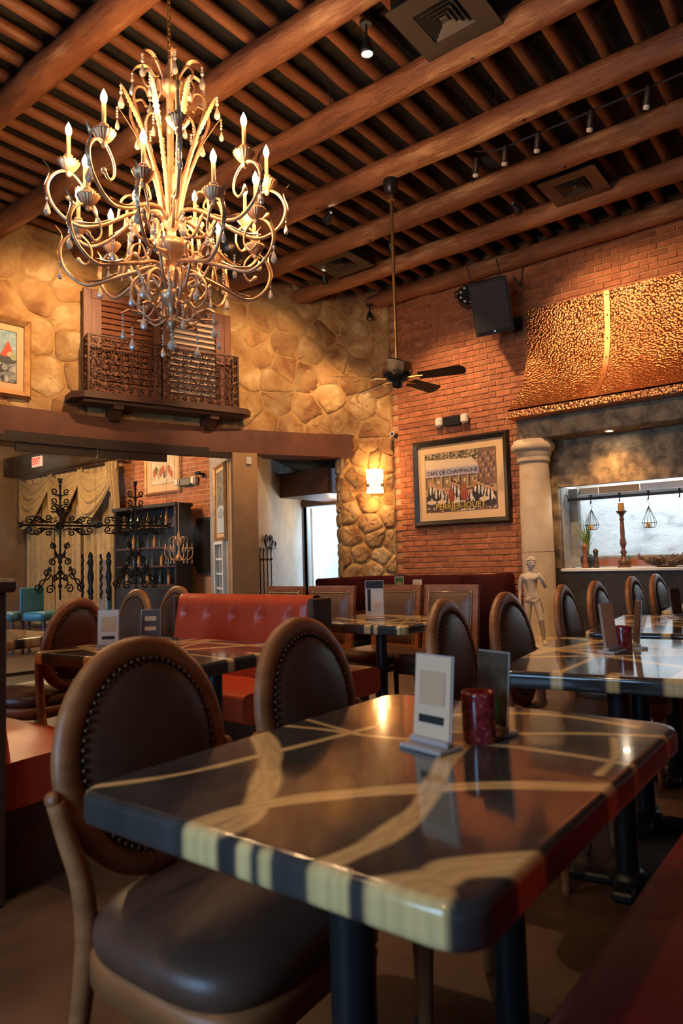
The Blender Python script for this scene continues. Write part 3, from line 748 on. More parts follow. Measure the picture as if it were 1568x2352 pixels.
def make_round(label):
    t = thing('round_back_chair', label, 'chair')
    b = MB(); cushion(b, .245, .262, [(.90, .405), (.985, .415), (1.0, .435), (.985, .458), (.93, .475), (.75, .487), (.4, .493), (.05, .495)], taper=.07); b.build('seat', M['leather'], t)
    b = MB(); cushion(b, .242, .258, [(.92, .345), (1.0, .352), (1.0, .40), (.97, .412)], 4.0, taper=.07); b.build('seat_frame', M['chairwood'], t)
    for sy in (-1, 1):
        b = MB(); b.lathe([(.012, 0), (.017, .015), (.014, .03), (.018, .10), (.027, .30), (.030, .31), (.022, .325), (.031, .335), (.031, .38)], 14, (.185, sy*.205, 0)); b.build('leg', M['chairwood'], t)
        b = MB(); b.tube(cr([(-.295, sy*.205, 0), (-.262, sy*.20, .16), (-.225, sy*.20, .36), (-.218, sy*.203, .45), (-.222, sy*.215, .54), (-.235, sy*.236, .62), (-.25, sy*.25, .69)], 5), [.017, .020, .024, .024, .022, .020, .019], 10); b.build('leg', M['chairwood'], t)
        b = MB(); b.ball(back_pt(sy*.254, .695, .0), .018, 10, 8, (1.1, .8, 1)); b.build('stile_cap', M['chairwood'], t)
    # oval frame
    b = MB(); n = 56; prof = [(-.030, -.016), (-.030, .012), (-.018, .020), (.010, .019), (.026, .010), (.028, -.010), (.016, -.020), (-.014, -.021)]; vs = []; fs = []
    for k in range(n):
        a = 2*PI*k/n; c, s_ = math.cos(a), math.sin(a)
        for u, d in prof: vs.append(back_pt((OW-.030+u)*c, OC+(OH-.030+u)*s_, d))
    m = len(prof)
    for k in range(n):
        for j in range(m): fs.append((k*m+j, k*m+(j+1) % m, ((k+1) % n)*m+(j+1) % m, ((k+1) % n)*m+j))
    b.add(vs, fs, True); b.build('back_frame', M['chairwood'], t)
    iw, ih = OW-.056, OH-.056
    b = MB(); vs = []; fs = []; rg = [(1.0, -.012), (1.0, .012), (.95, .021), (.80, .030), (.5, .036), (.03, .038)]
    for sc, d in rg:
        for k in range(40): a = 2*PI*k/40; vs.append(back_pt(iw*sc*math.cos(a), OC+ih*sc*math.sin(a), d))
    for i in range(len(rg)-1):
        for k in range(40): fs.append((i*40+k, i*40+(k+1) % 40, (i+1)*40+(k+1) % 40, (i+1)*40+k))
    fs.append(tuple((len(rg)-1)*40+k for k in range(40))); b.add(vs, fs, True); b.build('back_pad', M['leather'], t)
    b = MB(); vs = []; fs = []; rg = [(1.0, -.012), (.95, -.020), (.6, -.026), (.03, -.028)]
    for sc, d in rg:
        for k in range(40): a = 2*PI*k/40; vs.append(back_pt(iw*sc*math.cos(a), OC+ih*sc*math.sin(a), d))
    for i in range(len(rg)-1):
        for k in range(40): fs.append((i*40+k, i*40+(k+1) % 40, (i+1)*40+(k+1) % 40, (i+1)*40+k))
    fs.append(tuple((len(rg)-1)*40+k for k in range(40))); b.add(vs, fs, True); b.build('rear_pad', M['leather'], t)
    b = MB()
    for sd in (1, -1):
        for k in range(64):
            a = 2*PI*k/64; b.ball(back_pt((iw-.002)*math.cos(a), OC+(ih-.002)*math.sin(a), .021*sd), .0062, 6, 4)
    o = b.build('nail_trim', M['nail'], t); o['kind'] = 'stuff'
    return t
GR = 'round-backed leather dining chairs'
C0 = make_round('round-backed brown leather chair nearest the camera, its seat under the front table')
C0['group'] = GR; C0.location = (-1.12, 1.04, 0); C0.rotation_euler = (0, 0, math.radians(5))
for x, y, a, lab in [
    (-1.12, 1.62, 6, 'second round-backed leather chair at the far half of the front table'),
    (-1.16, 2.58, 9, 'round-backed leather chair behind the upright cards, nearest chair of the second table'),
    (-1.13, 3.08, 4, 'round-backed leather chair left of the statue, at the far half of the second table'),
    (-1.16, 3.90, 7, 'round-backed leather chair right of the column, nearest of the third table'),
    (-1.15, 4.42, 3, 'round-backed leather chair below the left jamb of the serving window'),
    (-1.16, 5.24, 2, 'round-backed leather chair below the tall candlestick, left of the last pair'),
    (-1.13, 5.76, 0, 'round-backed leather chair below the twig bowl, farthest right of the row'),
    (-3.92, 2.12, 198, 'round-backed leather chair at far left before the glass, leaning oval back lit at its edge'),
    (-4.39, 2.82, 262, 'round-backed leather chair facing out between the card stands and the glass doors'),
    (-4.60, 3.36, 262, 'round-backed leather chair half hidden by the left end of the red booth')]:
    dup(C0, (x, y, 0), math.radians(a), lab, GR)
def make_square(label):
    t = thing('square_back_chair', label, 'chair')          # faces +x
    b = MB(); cushion(b, .235, .235, [(.92, .40), (1, .41), (1, .45), (.95, .475), (.7, .487), (.05, .49)], 6); b.build('seat', M['leather'], t)
    b = MB(); cushion(b, .23, .23, [(1, .34), (1, .405)], 8); b.build('seat_frame', M['darkwood'], t)
    for sx in (-1, 1):
        for sy in (-1, 1):
            b = MB(); b.tube([(sx*.20+(-.05 if sx < 0 else 0), sy*.205, 0), (sx*.20, sy*.205, .36)], [.016, .023], 4, smooth=False); b.build('leg', M['darkwood'], t)
    def bp(y, z, d): return (-.225-(z-.42)*.14+d, y, z)
    W, Z0, Z1 = .235, .46, .955
    for (y0, y1, z0, z1) in ((-W, -W+.042, Z0-.1, Z1), (W-.042, W, Z0-.1, Z1), (-W+.042, W-.042, Z1-.045, Z1), (-W+.042, W-.042, Z0, Z0+.04)):
        b = MB(); vs = [bp(y, z, d) for y in (y0, y1) for z in (z0, z1) for d in (-.018, .018)]
        b.add(vs, [(0, 1, 3, 2), (4, 6, 7, 5), (0, 4, 5, 1), (2, 3, 7, 6), (0, 2, 6, 4), (1, 5, 7, 3)]); b.build('back_rail' if y1-y0 > .1 else 'stile', M['chairwood'], t)
    b = MB(); u0_, u1_, v0_, v1_ = -W+.042, W-.042, Z0+.04, Z1-.045
    def pf(u, v):
        e = min(u, 1-u, v, 1-v); return bp(u0_+(u1_-u0_)*u, v0_+(v1_-v0_)*v, .012+.028*min(1, e*5)**.5)
    b.grid(pf, 17, 17)
    b.grid(lambda u, v: bp(u0_+(u1_-u0_)*u, v0_+(v1_-v0_)*v, -.012), 2, 2); b.build('back_pad', M['tanleather'], t)
    b = MB()
    for i in range(34):
        f = i/33; b.ball(bp(u0_+.008+(u1_-u0_-.016)*f, v1_-.008, .022), .0055, 6, 4)
        for u in (u0_+.008, u1_-.008): b.ball(bp(u, v0_+(v1_-v0_)*f, .022), .0055, 6, 4)
    o = b.build('nail_trim', M['goldnail'], t); o['kind'] = 'stuff'; return t
Q0 = make_square('square-backed brown chair with bright nailheads, left behind the small square table')
GQ = 'square-backed leather chairs with nailheads'; Q0['group'] = GQ
Q0.location = (-3.145, 4.42, 0); Q0.rotation_euler = (0, 0, math.radians(-94))
for x, y, a, lab in [(-2.66, 4.46, -90, 'square-backed bronze leather chair with nailheads, right behind the small square table'),
                     (-4.13, 4.15, -96, 'square-backed chair whose top rail shows over the booth, leftmost of the four'),
                     (-3.635, 4.22, -88, 'square-backed chair whose top rail shows over the booth, second from the left')]:
    dup(Q0, (x, y, 0), math.radians(a), lab, GQ)

# ------------------------------------------------------------------ booths and benches
def booth(label, loc, rz, W, m, seat_d=.52, top=.95, buttons=5, ends=(1, 1), both=False, dark='darkwood', end_h=None):
    """local: back along x, sitter faces -y"""
    t = thing('booth_bench', label, 'bench', (*loc, 0), rz)
    bx = [(-W/2+W*(i+.5)/buttons, top-.135) for i in range(buttons)]
    def face(sgn):
        def fn(u, v):
            x = -W/2+W*u; z = .44+(top-.44)*v; e = min(u*W, (1-u)*W, (1-v)*(top-.44)); y = -.075-.045*min(1, e/.05)**.5+.10*(v-.5)*.9
            for cx, cz in bx:
                d = math.hypot(x-cx, z-cz); y += .030*math.exp(-(d/.035)**2)+.008*math.exp(-abs(x-cx)/.012)*(z > cz)*.6
            return (x, sgn*y, z)
        return fn
    b = MB(); b.grid(face(1), 110, 26)
    b.grid(lambda u, v: (-W/2+W*u, (-.03+.06*v if not both else -.03+.06*v), top+.005*math.sin(PI*v)), 20, 5)
    if both: b.grid(face(-1), 110, 26)
    else: b.grid(lambda u, v: (-W/2+W*u, .06, .1+(top-.1)*v), 2, 2)
    b.build('backrest', m, t)
    for cx, cz in bx:
        q = MB(); q.ball((cx, -.092+.10*((cz-.44)/(top-.44)-.5)*.9, cz), .013, 10, 6, (1, .7, 1)); q.build('tuft_button', m, t)
    for sg in ((1, -1) if both else (1,)):
        b = MB()
        def sf(u, v):
            a = 2*PI*v; cx, cz = se(a, 7); return (-W/2+W*u, sg*(-.07-seat_d/2+cx*seat_d/2), .385+cz*.085)
        b.grid(sf, 12, 28, closed_u=False)
        for xe in (-W/2, W/2): b.add([(xe, sg*(-.07-seat_d/2+se(2*PI*k/27, 7)[0]*seat_d/2), .385+se(2*PI*k/27, 7)[1]*.085) for k in range(27)], [tuple(range(27))])
        b.build('seat', m, t)
        b = MB(); b.box((0, sg*(-.07-seat_d/2+.04), .15), (W-.04, seat_d-.12, .30)); b.build('plinth', M[dark], t)
    eh = end_h or top-.01
    for sx, on in zip((-1, 1), ends):
        if on: b = MB(); b.box((sx*(W/2+.022), .0 if both else -.01, eh/2), (.044, .17, eh), bev=.008); b.build('end_panel', M[dark], t)
    return t
booth('red vinyl tufted booth in the middle, buttoned back facing the camera', (-3.34, 3.22), math.radians(-3), 1.30, M['red'], both=True, buttons=5, top=.955)
t = booth('red vinyl bench at the left edge, seat glowing beside the nearest chair', (-3.22, 1.10), PI+math.radians(3), 1.40, M['red'], buttons=4, top=1.02, ends=(1, 0), end_h=1.08)
b = MB(); b.box((-.722, -.01, 1.105), (.10, .22, .05), bev=.012); b.build('post_cap', M['darkwood'], t)
t = booth('deep red vinyl bench in the lower right corner beside the front table', (.14, 1.35), -PI/2, 4.4, M['darkred'], seat_d=.53, top=.93, buttons=10)
# burgundy banquette along the brick wall, curling out at both ends
t = thing('banquette', 'dark burgundy velvet banquette curving along the foot of the brick wall', 'bench', (-4.7, 8.3, 0))
def band(b, path, z0, z1, th, top_r=.03):
    P = cr([(x, y, 0) for x, y in path], 8); m = len(P); vs = []; fs = []
    prof = [(-th/2, z0), (-th/2, z1-top_r), (-th/4, z1), (th/4, z1), (th/2, z1-top_r), (th/2, z0)]
    for i in range(m):
        d = (P[min(i+1, m-1)]-P[max(i-1, 0)]).normalized(); n = Vector((-d.y, d.x, 0))
        for o_, z in prof: q = P[i]+n*o_; vs.append((q.x, q.y, z))
    k = len(prof)
    for i in range(m-1):
        for j in range(k): fs.append((i*k+j, i*k+(j+1) % k, (i+1)*k+(j+1) % k, (i+1)*k+j))
    fs += [tuple(range(k)), tuple((m-1)*k+j for j in range(k))]; b.add(vs, fs, True)
b = MB(); band(b, [(-1.33, -1.1), (-1.30, -.45), (-1.12, .02), (-.75, .15), (0, .17), (.7, .17), (.86, .17)], .1, .93, .14); b.build('backrest', M['burgundy'], t)
b = MB(); band(b, [(-1.05, -1.0), (-.98, -.5), (-.75, -.22), (-.3, -.16), (.80, -.16)], .12, .47, .5, .05); b.build('seat', M['burgundy'], t)
b = MB(); band(b, [(.76, .10), (.90, -.06), (.92, -.5), (.92, -1.2)], .1, .95, .16); b.build('return_back', M['burgundy'], t)
table('dining_table', 'narrow table before the burgundy banquette, carrying a green card and a white card', (-4.45, 7.3), 0.02, TOP_C, (0,), GT)
# ------------------------------------------------------------------ chandelier
CHX, CHY = -3.47, 2.76
t = thing('chandelier', 'huge gilded scroll-arm chandelier hung with crystals, candle bulbs lit', 'chandelier', (CHX, CHY, 0))
def pol(r, z, a, w=0): return (r*math.cos(a)-w*math.sin(a), r*math.sin(a)+w*math.cos(a), z)
b = MB(); b.lathe([(.05, 4.935), (.055, 4.95), (.05, 4.96)], 16); b.build('canopy', M['bronze'], t)
lk = MB(); lk.tube([(.011*math.cos(a), 0, .026*math.sin(a)) for a in np.linspace(0, 2*PI, 13)[:-1]], .0035, 6, closed=True); lkm = lk.mesh('chain_link', M['brass'])
for i in range(15): link('chain_link', lkm, t, (0, 0, 4.42+.036*i), rot=(0, 0, (i % 2)*PI/2))
b = MB(); b.lathe([(.012, 4.42), (.03, 4.36), (.05, 4.28), (.085, 4.25), (.06, 4.22), (.022, 4.18), (.020, 3.75), (.022, 3.42), (.045, 3.38), (.05, 3.33), (.028, 3.29), (.024, 3.20), (.06, 3.17), (.11, 3.21), (.10, 3.165), (.045, 3.12), (.024, 3.08), (.022, 2.99), (.05, 2.985), (.075, 2.96), (.075, 2.92), (.055, 2.895), (.085, 2.87), (.09, 2.86), (.06, 2.82), (.025, 2.79), (.02, 2.72), (.035, 2.70), (.03, 2.67), (.008, 2.64)], 28, flute=(14, .05)); b.build('stem', M['bronze'], t)
def leaf(b, pts, w, n=9):
    """acanthus leaf strip along a path in the r,z plane with a toothed outline"""
    P = cr(pts, n); m = len(P); vs = []; fs = []
    for i, p in enumerate(P):
        f = i/(m-1); ww = w*math.sin(PI*min(1, f*.9+.1))**.7*(1 if i % 2 else .62)+.002
        vs += [p+Vector((0, -ww, -ww*.25)), p+Vector((.003, 0, .006)), p+Vector((0, ww, -ww*.25))]
    for i in range(m-1): fs += [(i*3, i*3+1, i*3+4, i*3+3), (i*3+1, i*3+2, i*3+5, i*3+4)]
    b.add(vs, fs, True)
def armmesh(R, zb, z0, r0_=.04):
    """S scroll arm in the x,z plane: bulb centre ends at r=R, z=zb"""
    z = zb-.28
    main = [(r0_, 0, z0), (r0_+.07, 0, z0+.05), (R*.38, 0, z0+.01), (R*.62, 0, z-.27), (R*.85, 0, z-.31), (R*1.04, 0, z-.23), (R*1.11, 0, z-.11), (R*1.05, 0, z-.015), (R*.93, 0, z+.015), (R*.82, 0, z-.05), (R*.80, 0, z-.13), (R*.86, 0, z-.18), (R*.93, 0, z-.15)]
    b = MB(); P = cr(main, 7); b.tube(P, [.010, .0115, .0125, .0125, .0115, .0105, .010, .009, .008, .0075, .007, .008, .010], 9); b.ball(P[-1], .016, 8, 6)
    c1 = [(R*.42, 0, z0-.02), (R*.30, 0, z0-.13), (R*.16, 0, z0-.12), (R*.13, 0, z0-.03), (R*.20, 0, z0+.0)]
    b.tube(cr(c1, 6), [.010, .010, .009, .008, .009], 7)
    c2 = [(R*.50, 0, z0-.05), (R*.46, 0, z0+.09), (R*.36, 0, z0+.13), (R*.31, 0, z0+.07), (R*.36, 0, z0+.04)]
    b.tube(cr(c2, 6), [.008, .008, .007, .006, .008], 7)
    leaf(b, [(R*.55, 0, z-.23), (R*.70, 0, z-.275), (R*.86, 0, z-.285)], .020); leaf(b, [(R*1.07, 0, z-.21), (R*1.135, 0, z-.11), (R*1.09, 0, z), (R*1.15, 0, z+.06)], .014)
    return b.mesh('arm', M['bronze'])
def cupmesh():
    b = MB(); b.lathe([(.010, -.03), (.016, -.02), (.012, -.005), (.022, .0), (.040, .022), (.058, .052), (.062, .062), (.056, .060), (.036, .030), (.015, .02), (.014, .08), (.022, .085), (.024, .10), (.016, .105)], 54, flute=(18, .12)); return b.mesh('candle_cup', M['bronze'])
sm = MB(); sm.lathe([(.0125, .09), (.0125, .225), (.010, .228)], 12); sm = sm.mesh('candle_sleeve', M['candle_sleeve'])
bm_ = MB(); bm_.lathe([(.008, -.030), (.014, -.022), (.0185, -.004), (.0175, .012), (.011, .030), (.005, .043), (.001, .052)], 12)
bl, bu = bm_.mesh('bulb', M['bulb']), bm_.mesh('bulb', M['unlit'])
dr = MB(); dr.ball((0, 0, -.016), .010, 8, 6); dr.ball((0, 0, -.036), .008, 8, 6, (1, 1, 1.5)); dr.ball((0, 0, -.058), .012, 8, 6)
dr.lathe([(.001, -.072), (.004, -.082), (.010, -.100), (.018, -.122), (.021, -.136), (.017, -.150), (.008, -.158), (.001, -.160)], 8, smooth=False); drm = dr.mesh('crystal_drop', M['crystal'])
dl = MB()
for i in range(4): dl.ball((0, 0, -.012-.020*i), .0085, 8, 5)
dl.lathe([(.001, -.088), (.004, -.098), (.013, -.125), (.016, -.140), (.012, -.153), (.001, -.160)], 8, smooth=False); dlm = dl.mesh('crystal_drop', M['crystal'])
cm_ = cupmesh()
AX = math.atan2(-CHY, -CHX)                          # azimuth from the chandelier towards the room's near side
UP = armmesh(.66, 3.82, 3.36); LO = armmesh(.61, 3.53, 3.02, .05)
k = 0
for tier, (R, zb, me, base) in enumerate(((.66, 3.82, UP, -36), (.61, 3.53, LO, -55))):
    for i in range(9):
        a = AX+math.radians(base+40*i); dz = (.03 if i % 2 else -.02)
        arm = link('arm', me, t, (0, 0, dz), a)
        link('candle_cup', cm_, arm, (R*.93, 0, zb-.265)); link('candle_sleeve', sm, arm, (R*.93, 0, zb-.265))
        lit = not (tier == 0 and i == 1)
        link('bulb', bl if lit else bu, arm, (R*.93, 0, zb-.265+.258))
        k += 1
        link('crystal_drop', drm if k % 2 else dlm, t, pol(R*1.11, zb-.40+dz, a), a)
        link('crystal_drop', dlm if k % 2 else drm, t, pol(R*.40, (3.30 if tier == 0 else 2.93), a+.2), a)
# rising stalks with leafy tips
sk = MB(); P = cr([(.035, 0, 3.34), (.06, 0, 3.42), (.10, 0, 3.62), (.19, 0, 3.88), (.25, 0, 4.05), (.235, 0, 4.14), (.18, 0, 4.165), (.15, 0, 4.12)], 6); sk.tube(P, [.010, .011, .012, .011, .010, .009, .008, .009], 8)
leaf(sk, [(.17, 0, 3.84), (.24, 0, 3.97), (.30, 0, 4.07), (.335, 0, 4.12)], .022); leaf(sk, [(.08, 0, 3.55), (.13, 0, 3.74), (.20, 0, 3.85)], .016)
skm = sk.mesh('stalk', M['bronze'])
for i in range(9):
    a = AX+math.radians(20+40*i); link('stalk', skm, t, (0, 0, 0), a); link('crystal_drop', drm if i % 2 else dlm, t, pol(.335, 4.12, a), a)
    link('crystal_drop', dlm, t, pol(.15, 4.0, a+.3), a)
cs = MB(); P = cr([(.03, 0, 4.20), (.07, 0, 4.30), (.13, 0, 4.36), (.17, 0, 4.31), (.14, 0, 4.25), (.10, 0, 4.27)], 6); cs.tube(P, [.009, .009, .008, .008, .007, .008], 7)
leaf(cs, [(.08, 0, 4.32), (.14, 0, 4.385), (.20, 0, 4.38), (.235, 0, 4.34)], .018); csm = cs.mesh('crown_scroll', M['bronze'])
for i in range(7):
    a = AX+math.radians(8+51.4*i); link('crown_scroll', csm, t, (0, 0, 0), a); link('crystal_drop', drm, t, pol(.235, 4.34, a), a)
ls = MB(); P = cr([(.06, 0, 2.90), (.14, 0, 2.98), (.23, 0, 2.93), (.25, 0, 2.82), (.18, 0, 2.76), (.13, 0, 2.81), (.16, 0, 2.86)], 6); ls.tube(P, [.011, .011, .010, .009, .008, .008, .010], 8)
leaf(ls, [(.13, 0, 2.78), (.20, 0, 2.72), (.26, 0, 2.74), (.31, 0, 2.71)], .024); P = cr([(.04, 0, 2.72), (.12, 0, 2.69), (.18, 0, 2.73), (.25, 0, 2.74)], 5); ls.tube(P, .007, 6)
lsm = ls.mesh('lower_scroll', M['bronze'])
for i in range(8):
    a = AX+math.radians(12+45*i); link('lower_scroll', lsm, t, (0, 0, 0), a); link('crystal_drop', drm if i % 2 else dlm, t, pol(.30, 2.71, a), a); link('crystal_drop', dlm, t, pol(.40, 3.13, a+.35), a)
sb = MB()
for i in range(12): sb.ball((0, 0, 2.65-.0235*i), .0125, 8, 6)
sb.ball((0, 0, 2.345), .032, 10, 8); sb.build('bead_string', M['crystal'], t).location = (0, 0, .20)
# ------------------------------------------------------------------ copper hood, column
t = thing('range_hood', 'hammered copper hood flaring over the serving window, with riveted strap', 'hood', (-1.5, 8.6, 2.85))
HX0, HX1 = -2.03, 4.0
prof = cr([(8.60, 4.36), (8.585, 4.05), (8.525, 3.70), (8.41, 3.41), (8.22, 3.18), (8.00, 3.01), (7.86, 2.925)], 6); prof = [(p[0]-8.625, p[1]-2.85) for p in [(v.x, v.y) for v in prof]]
b = MB(); m = len(prof)
b.grid(lambda u, v: (HX0+(HX1-HX0)*u, prof[round(v*(m-1))][0], prof[round(v*(m-1))][1]), 60, m)
for xe in (HX0, HX1): b.add([(xe, y, z) for y, z in prof]+[(xe, -.001, prof[-1][1])], [tuple(range(m+1))])
b.build('hood_shell', M['copper'], t)
b = MB(); b.box(((HX0+HX1)/2, -.375, .018), (HX1-HX0+.03, .76, .095), bev=.008); b.build('rim', M['copper'], t)
for xs in (-1.0, 1.0, 3.0):
    b = MB(); b.grid(lambda u, v: (xs+(u-.5)*.065, prof[round(v*(m-1))][0]-.008, prof[round(v*(m-1))][1]), 2, m)
    for e in (-.0325, .0325): b.grid(lambda u, v: (xs+e, prof[round(v*(m-1))][0]-.008*u, prof[round(v*(m-1))][1]), 2, m)
    s_ = b.build('strap', M['strap'], t)
    for i in range(7):
        j = min(m-2, int(i*m/7)+1); q = MB(); q.ball((xs, prof[j][0]-.010, prof[j][1]), .011, 8, 6); q.build('rivet', M['strap'], s_)
t = thing('column', 'pale limestone column with a rounded capital under the dark mantel', 'column', (-3.385, 8.235, 0))
b = MB(); b.lathe([(.235, 0), (.235, .10), (.22, .11), (.225, .15), (.205, .18), (.196, .2), (.194, 1.2)], 40); b.build('base_drum', M['lime'], t)
b = MB(); b.lathe([(.194, 1.206), (.188, 1.9), (.176, 2.30)], 40); b.build('shaft', M['lime'], t)
b = MB(); b.lathe([(.178, 2.30), (.195, 2.305), (.20, 2.33), (.195, 2.36), (.20, 2.37), (.215, 2.40), (.225, 2.43), (.225, 2.44), (.245, 2.445), (.262, 2.475), (.264, 2.51), (.255, 2.535), (.24, 2.545), (.235, 2.579)], 44); b.build('capital', M['lime'], t)

# ------------------------------------------------------------------ framed pictures
def paint(w, h, res, fn):
    """flat print: vertex-coloured sheet, fn(u,v arrays in metres) -> rgb"""
    nx, nz = int(w*res), int(h*res); x = np.linspace(-w/2, w/2, nx); z = np.linspace(-h/2, h/2, nz); X, Z = np.meshgrid(x, z)
    C = fn(X, Z); V = np.c_[X.ravel(), np.zeros(X.size), Z.ravel()]; i = np.arange(nx-1); F = []
    for j in range(nz-1): a = j*nx+i; F.append(np.c_[a, a+1, a+nx+1, a+nx])
    me = bpy.data.meshes.new('print'); me.from_pydata(V.tolist(), [], np.concatenate(F).tolist()); me.materials.append(M['print'])
    ca = me.color_attributes.new('Col', 'FLOAT_COLOR', 'POINT'); ca.data.foreach_set('color', np.c_[C.reshape(-1, 3), np.ones(X.size)].clip(0, 1).ravel()); me.update(); return me
class Cv:
    def __init__(s, X, Z, bgc): s.X, s.Z = X, Z; s.C = np.ones(X.shape+(3,))*np.array(bgc); s.q = np.random.default_rng(5)
    def put(s, m, c): s.C[m] = c; return s
    def ell(s, x, z, a, b, c, rot=0):
        dx, dz = s.X-x, s.Z-z; u, v = dx*math.cos(rot)+dz*math.sin(rot), -dx*math.sin(rot)+dz*math.cos(rot); return s.put((u/a)**2+(v/b)**2 < 1, c)
    def rect(s, x0, x1, z0, z1, c): return s.put((s.X > x0) & (s.X < x1) & (s.Z > z0) & (s.Z < z1), c)
    def poly(s, P, c):
        m = np.zeros(s.X.shape, bool)
        for i in range(len(P)):
            (x1, z1), (x2, z2) = P[i], P[i-1]; k = ((z1 > s.Z) != (z2 > s.Z))
            with np.errstate(divide='ignore', invalid='ignore'): m ^= k & (s.X < (x2-x1)*(s.Z-z1)/(z2-z1+1e-12)+x1)
        return s.put(m, c)
    def speckle(s, x0, x1, z0, z1, cols, n, r):
        for _ in range(n): s.ell(s.q.uniform(x0, x1), s.q.uniform(z0, z1), r*s.q.uniform(.5, 1.3), r*s.q.uniform(.5, 1.3), cols[s.q.integers(len(cols))])
        return s
    def grain(s, a): s.C = s.C*(1+s.q.uniform(-a, a, s.X.shape))[..., None]; return s
def text(body, parent, loc, size, m, name='lettering', rot=(PI/2, 0, 0), sx=1, extrude=.0008, align='CENTER', weight=0):
    c = bpy.data.curves.new(name, 'FONT'); c.body = body; c.size = size; c.align_x = align; c.align_y = 'CENTER'; c.extrude = extrude; c.offset = weight; c.resolution_u = 3
    o = bpy.data.objects.new('tmp', c); COL.objects.link(o); dg = bpy.context.evaluated_depsgraph_get(); me = bpy.data.meshes.new_from_object(o.evaluated_get(dg)); bpy.data.objects.remove(o)
    me.materials.clear(); me.materials.append(m); return link(name, me, parent, loc, rot=rot, scale=(sx, 1, 1))
def picture(name, label, loc, rz, W, H, fr, frame_m, art, mount=.12, depth=.05, cat='picture', steps=((0, .3), (.35, 1), (1, .55))):
    """local: hangs in the x,z plane, faces -y"""
    t = thing(name, label, cat, loc, rz); b = MB()
    P = [(-W/2, -H/2), (W/2, -H/2), (W/2, H/2), (-W/2, H/2)]; vs = []; fs = []
    prof = [(0, 0)]+[(f*fr, -d*depth) for f, d in steps]+[(fr, -.012), (fr, 0)]
    for sx, sz in ((-1, -1), (1, -1), (1, 1), (-1, 1)):
        for o_, y in prof: vs.append((sx*(W/2-o_), y, sz*(H/2-o_)))
    k = len(prof)
    for i in range(4):
        for j in range(k-1): fs.append((i*k+j, i*k+j+1, ((i+1) % 4)*k+j+1, ((i+1) % 4)*k+j))
    b.add(vs, fs); b.build('frame', frame_m, t)
    b = MB(); b.box((0, -.004, 0), (W-2*fr+.01, .006, H-2*fr+.01)); b.build('mount', M['mat'], t)
    w, h = W-2*fr-2*mount, H-2*fr-2*mount; me = paint(w, h, 150 if W < 1.3 else 170, art(w, h)); p = link('print', me, t, (0, -.009, 0))
    b = MB(); b.box((0, -.0075, 0), (w+.012, .002, h+.012)); b.build('fillet', M['ink'], t)
    return t, w, h, p
def bistro(w, h):
    def fn(X, Z):
        c = Cv(X, Z, (.42, .27, .13)); q = c.q
        c.speckle(-w/2, w/2, h*.33, h/2, [(.05, .04, .02), (.12, .13, .03), (.55, .42, .25), (.03, .02, .015)], 900, .010)
        c.rect(w*.26, w/2, -h*.1, h*.5, (.20, .10, .06))
        for i in range(6):
            for j in range(5): c.rect(w*(.28+.037*i), w*(.28+.037*i)+w*.022, h*(.02+.09*j), h*(.02+.09*j)+h*.055, [(.45, .28, .14), (.08, .05, .04), (.33, .17, .10)][(i+j) % 3])
        c.poly([(-w/2, h*.18), (-w/2, h*.40), (w*.18, h*.37), (w*.26, h*.24)], (.70, .52, .33)); c.rect(-w/2, w*.265, h*.10, h*.235, (.42, .36, .38))
        for i in range(16): c.ell(-w/2+w*.765*(i+.5)/16, h*.10, w*.024, h*.014, (.42, .36, .38))
        c.rect(-w/2, w*.26, -h*.12, h*.10, (.10, .06, .04))
        for i in range(6): c.rect(-w*.48+w*.125*i, -w*.48+w*.125*i+w*.09, -h*.10, h*.08, (.30, .18, .08)); c.ell(-w*.435+w*.125*i, h*.01, w*.02, h*.03, (.65, .48, .25)); c.rect(-w*.40+w*.125*i, -w*.385+w*.125*i, -h*.12, h*.1, (.52, .32, .14))
        c.rect(-w/2, w*.26, -h*.22, -h*.10, (.46, .32, .17))
        c.rect(-w/2, w/2, -h/2, -h*.22, (.055, .035, .028))
        skin, wt, bk = (.56, .30, .17), (.72, .60, .45), (.03, .022, .02)
        for i in range(20):                                     # a crowd of plain waiters and guests
            x = -w*.46+w*.92*((i*7) % 20+.5)/20+q.uniform(-.012, .012); z = -h*.02-h*.05*(i//5)+q.uniform(-.015, .015)
            c.ell(x, z-h*.17, w*.044, h*.15, bk); c.ell(x, z-h*.11, w*.016, h*.08, wt); c.ell(x+w*.022, z-h*.13, w*.010, h*.07, wt, .5)
            c.ell(x, z, w*.021, h*.044, skin); c.ell(x, z+h*.030, w*.022, h*.020, (.10, .055, .03) if i % 3 else (.40, .20, .08))
            if i % 3 == 1: c.poly([(x-w*.03, z-h*.20), (x+w*.03, z-h*.20), (x+w*.042, z-h*.40), (x-w*.042, z-h*.40)], wt)
        for x, z, s_ in ((-w*.13, -h*.24, 1.0), (w*.055, -h*.20, 1.25)):  # cello and double bass
            c.ell(x, z-.02, .050*s_, .075*s_, (.30, .06, .03), .15); c.ell(x-.005*s_, z+.05*s_, .036*s_, .05*s_, (.36, .09, .04), .15); c.rect(x-.006, x+.004, z+.08*s_, z+.19*s_, (.16, .07, .04))
        c.ell(w*.2, -h*.08, .03, .045, (.42, .17, .06), -.6)
        for x in (-w*.42, -w*.27, w*.33): c.ell(x, -h*.33, w*.07, h*.035, (.68, .50, .33)); c.ell(x, -h*.30, w*.014, h*.05, (.60, .42, .2))
        c.speckle(-w/2, w/2, -h/2, -h*.38, [(.05, .03, .03), (.42, .2, .1), (.6, .4, .25), (.1, .06, .05)], 160, .014)
        c.rect(-w*.36, w*.34, -h*.47, -h*.36, (.075, .05, .038))
        return c.grain(.10).C
    return fn
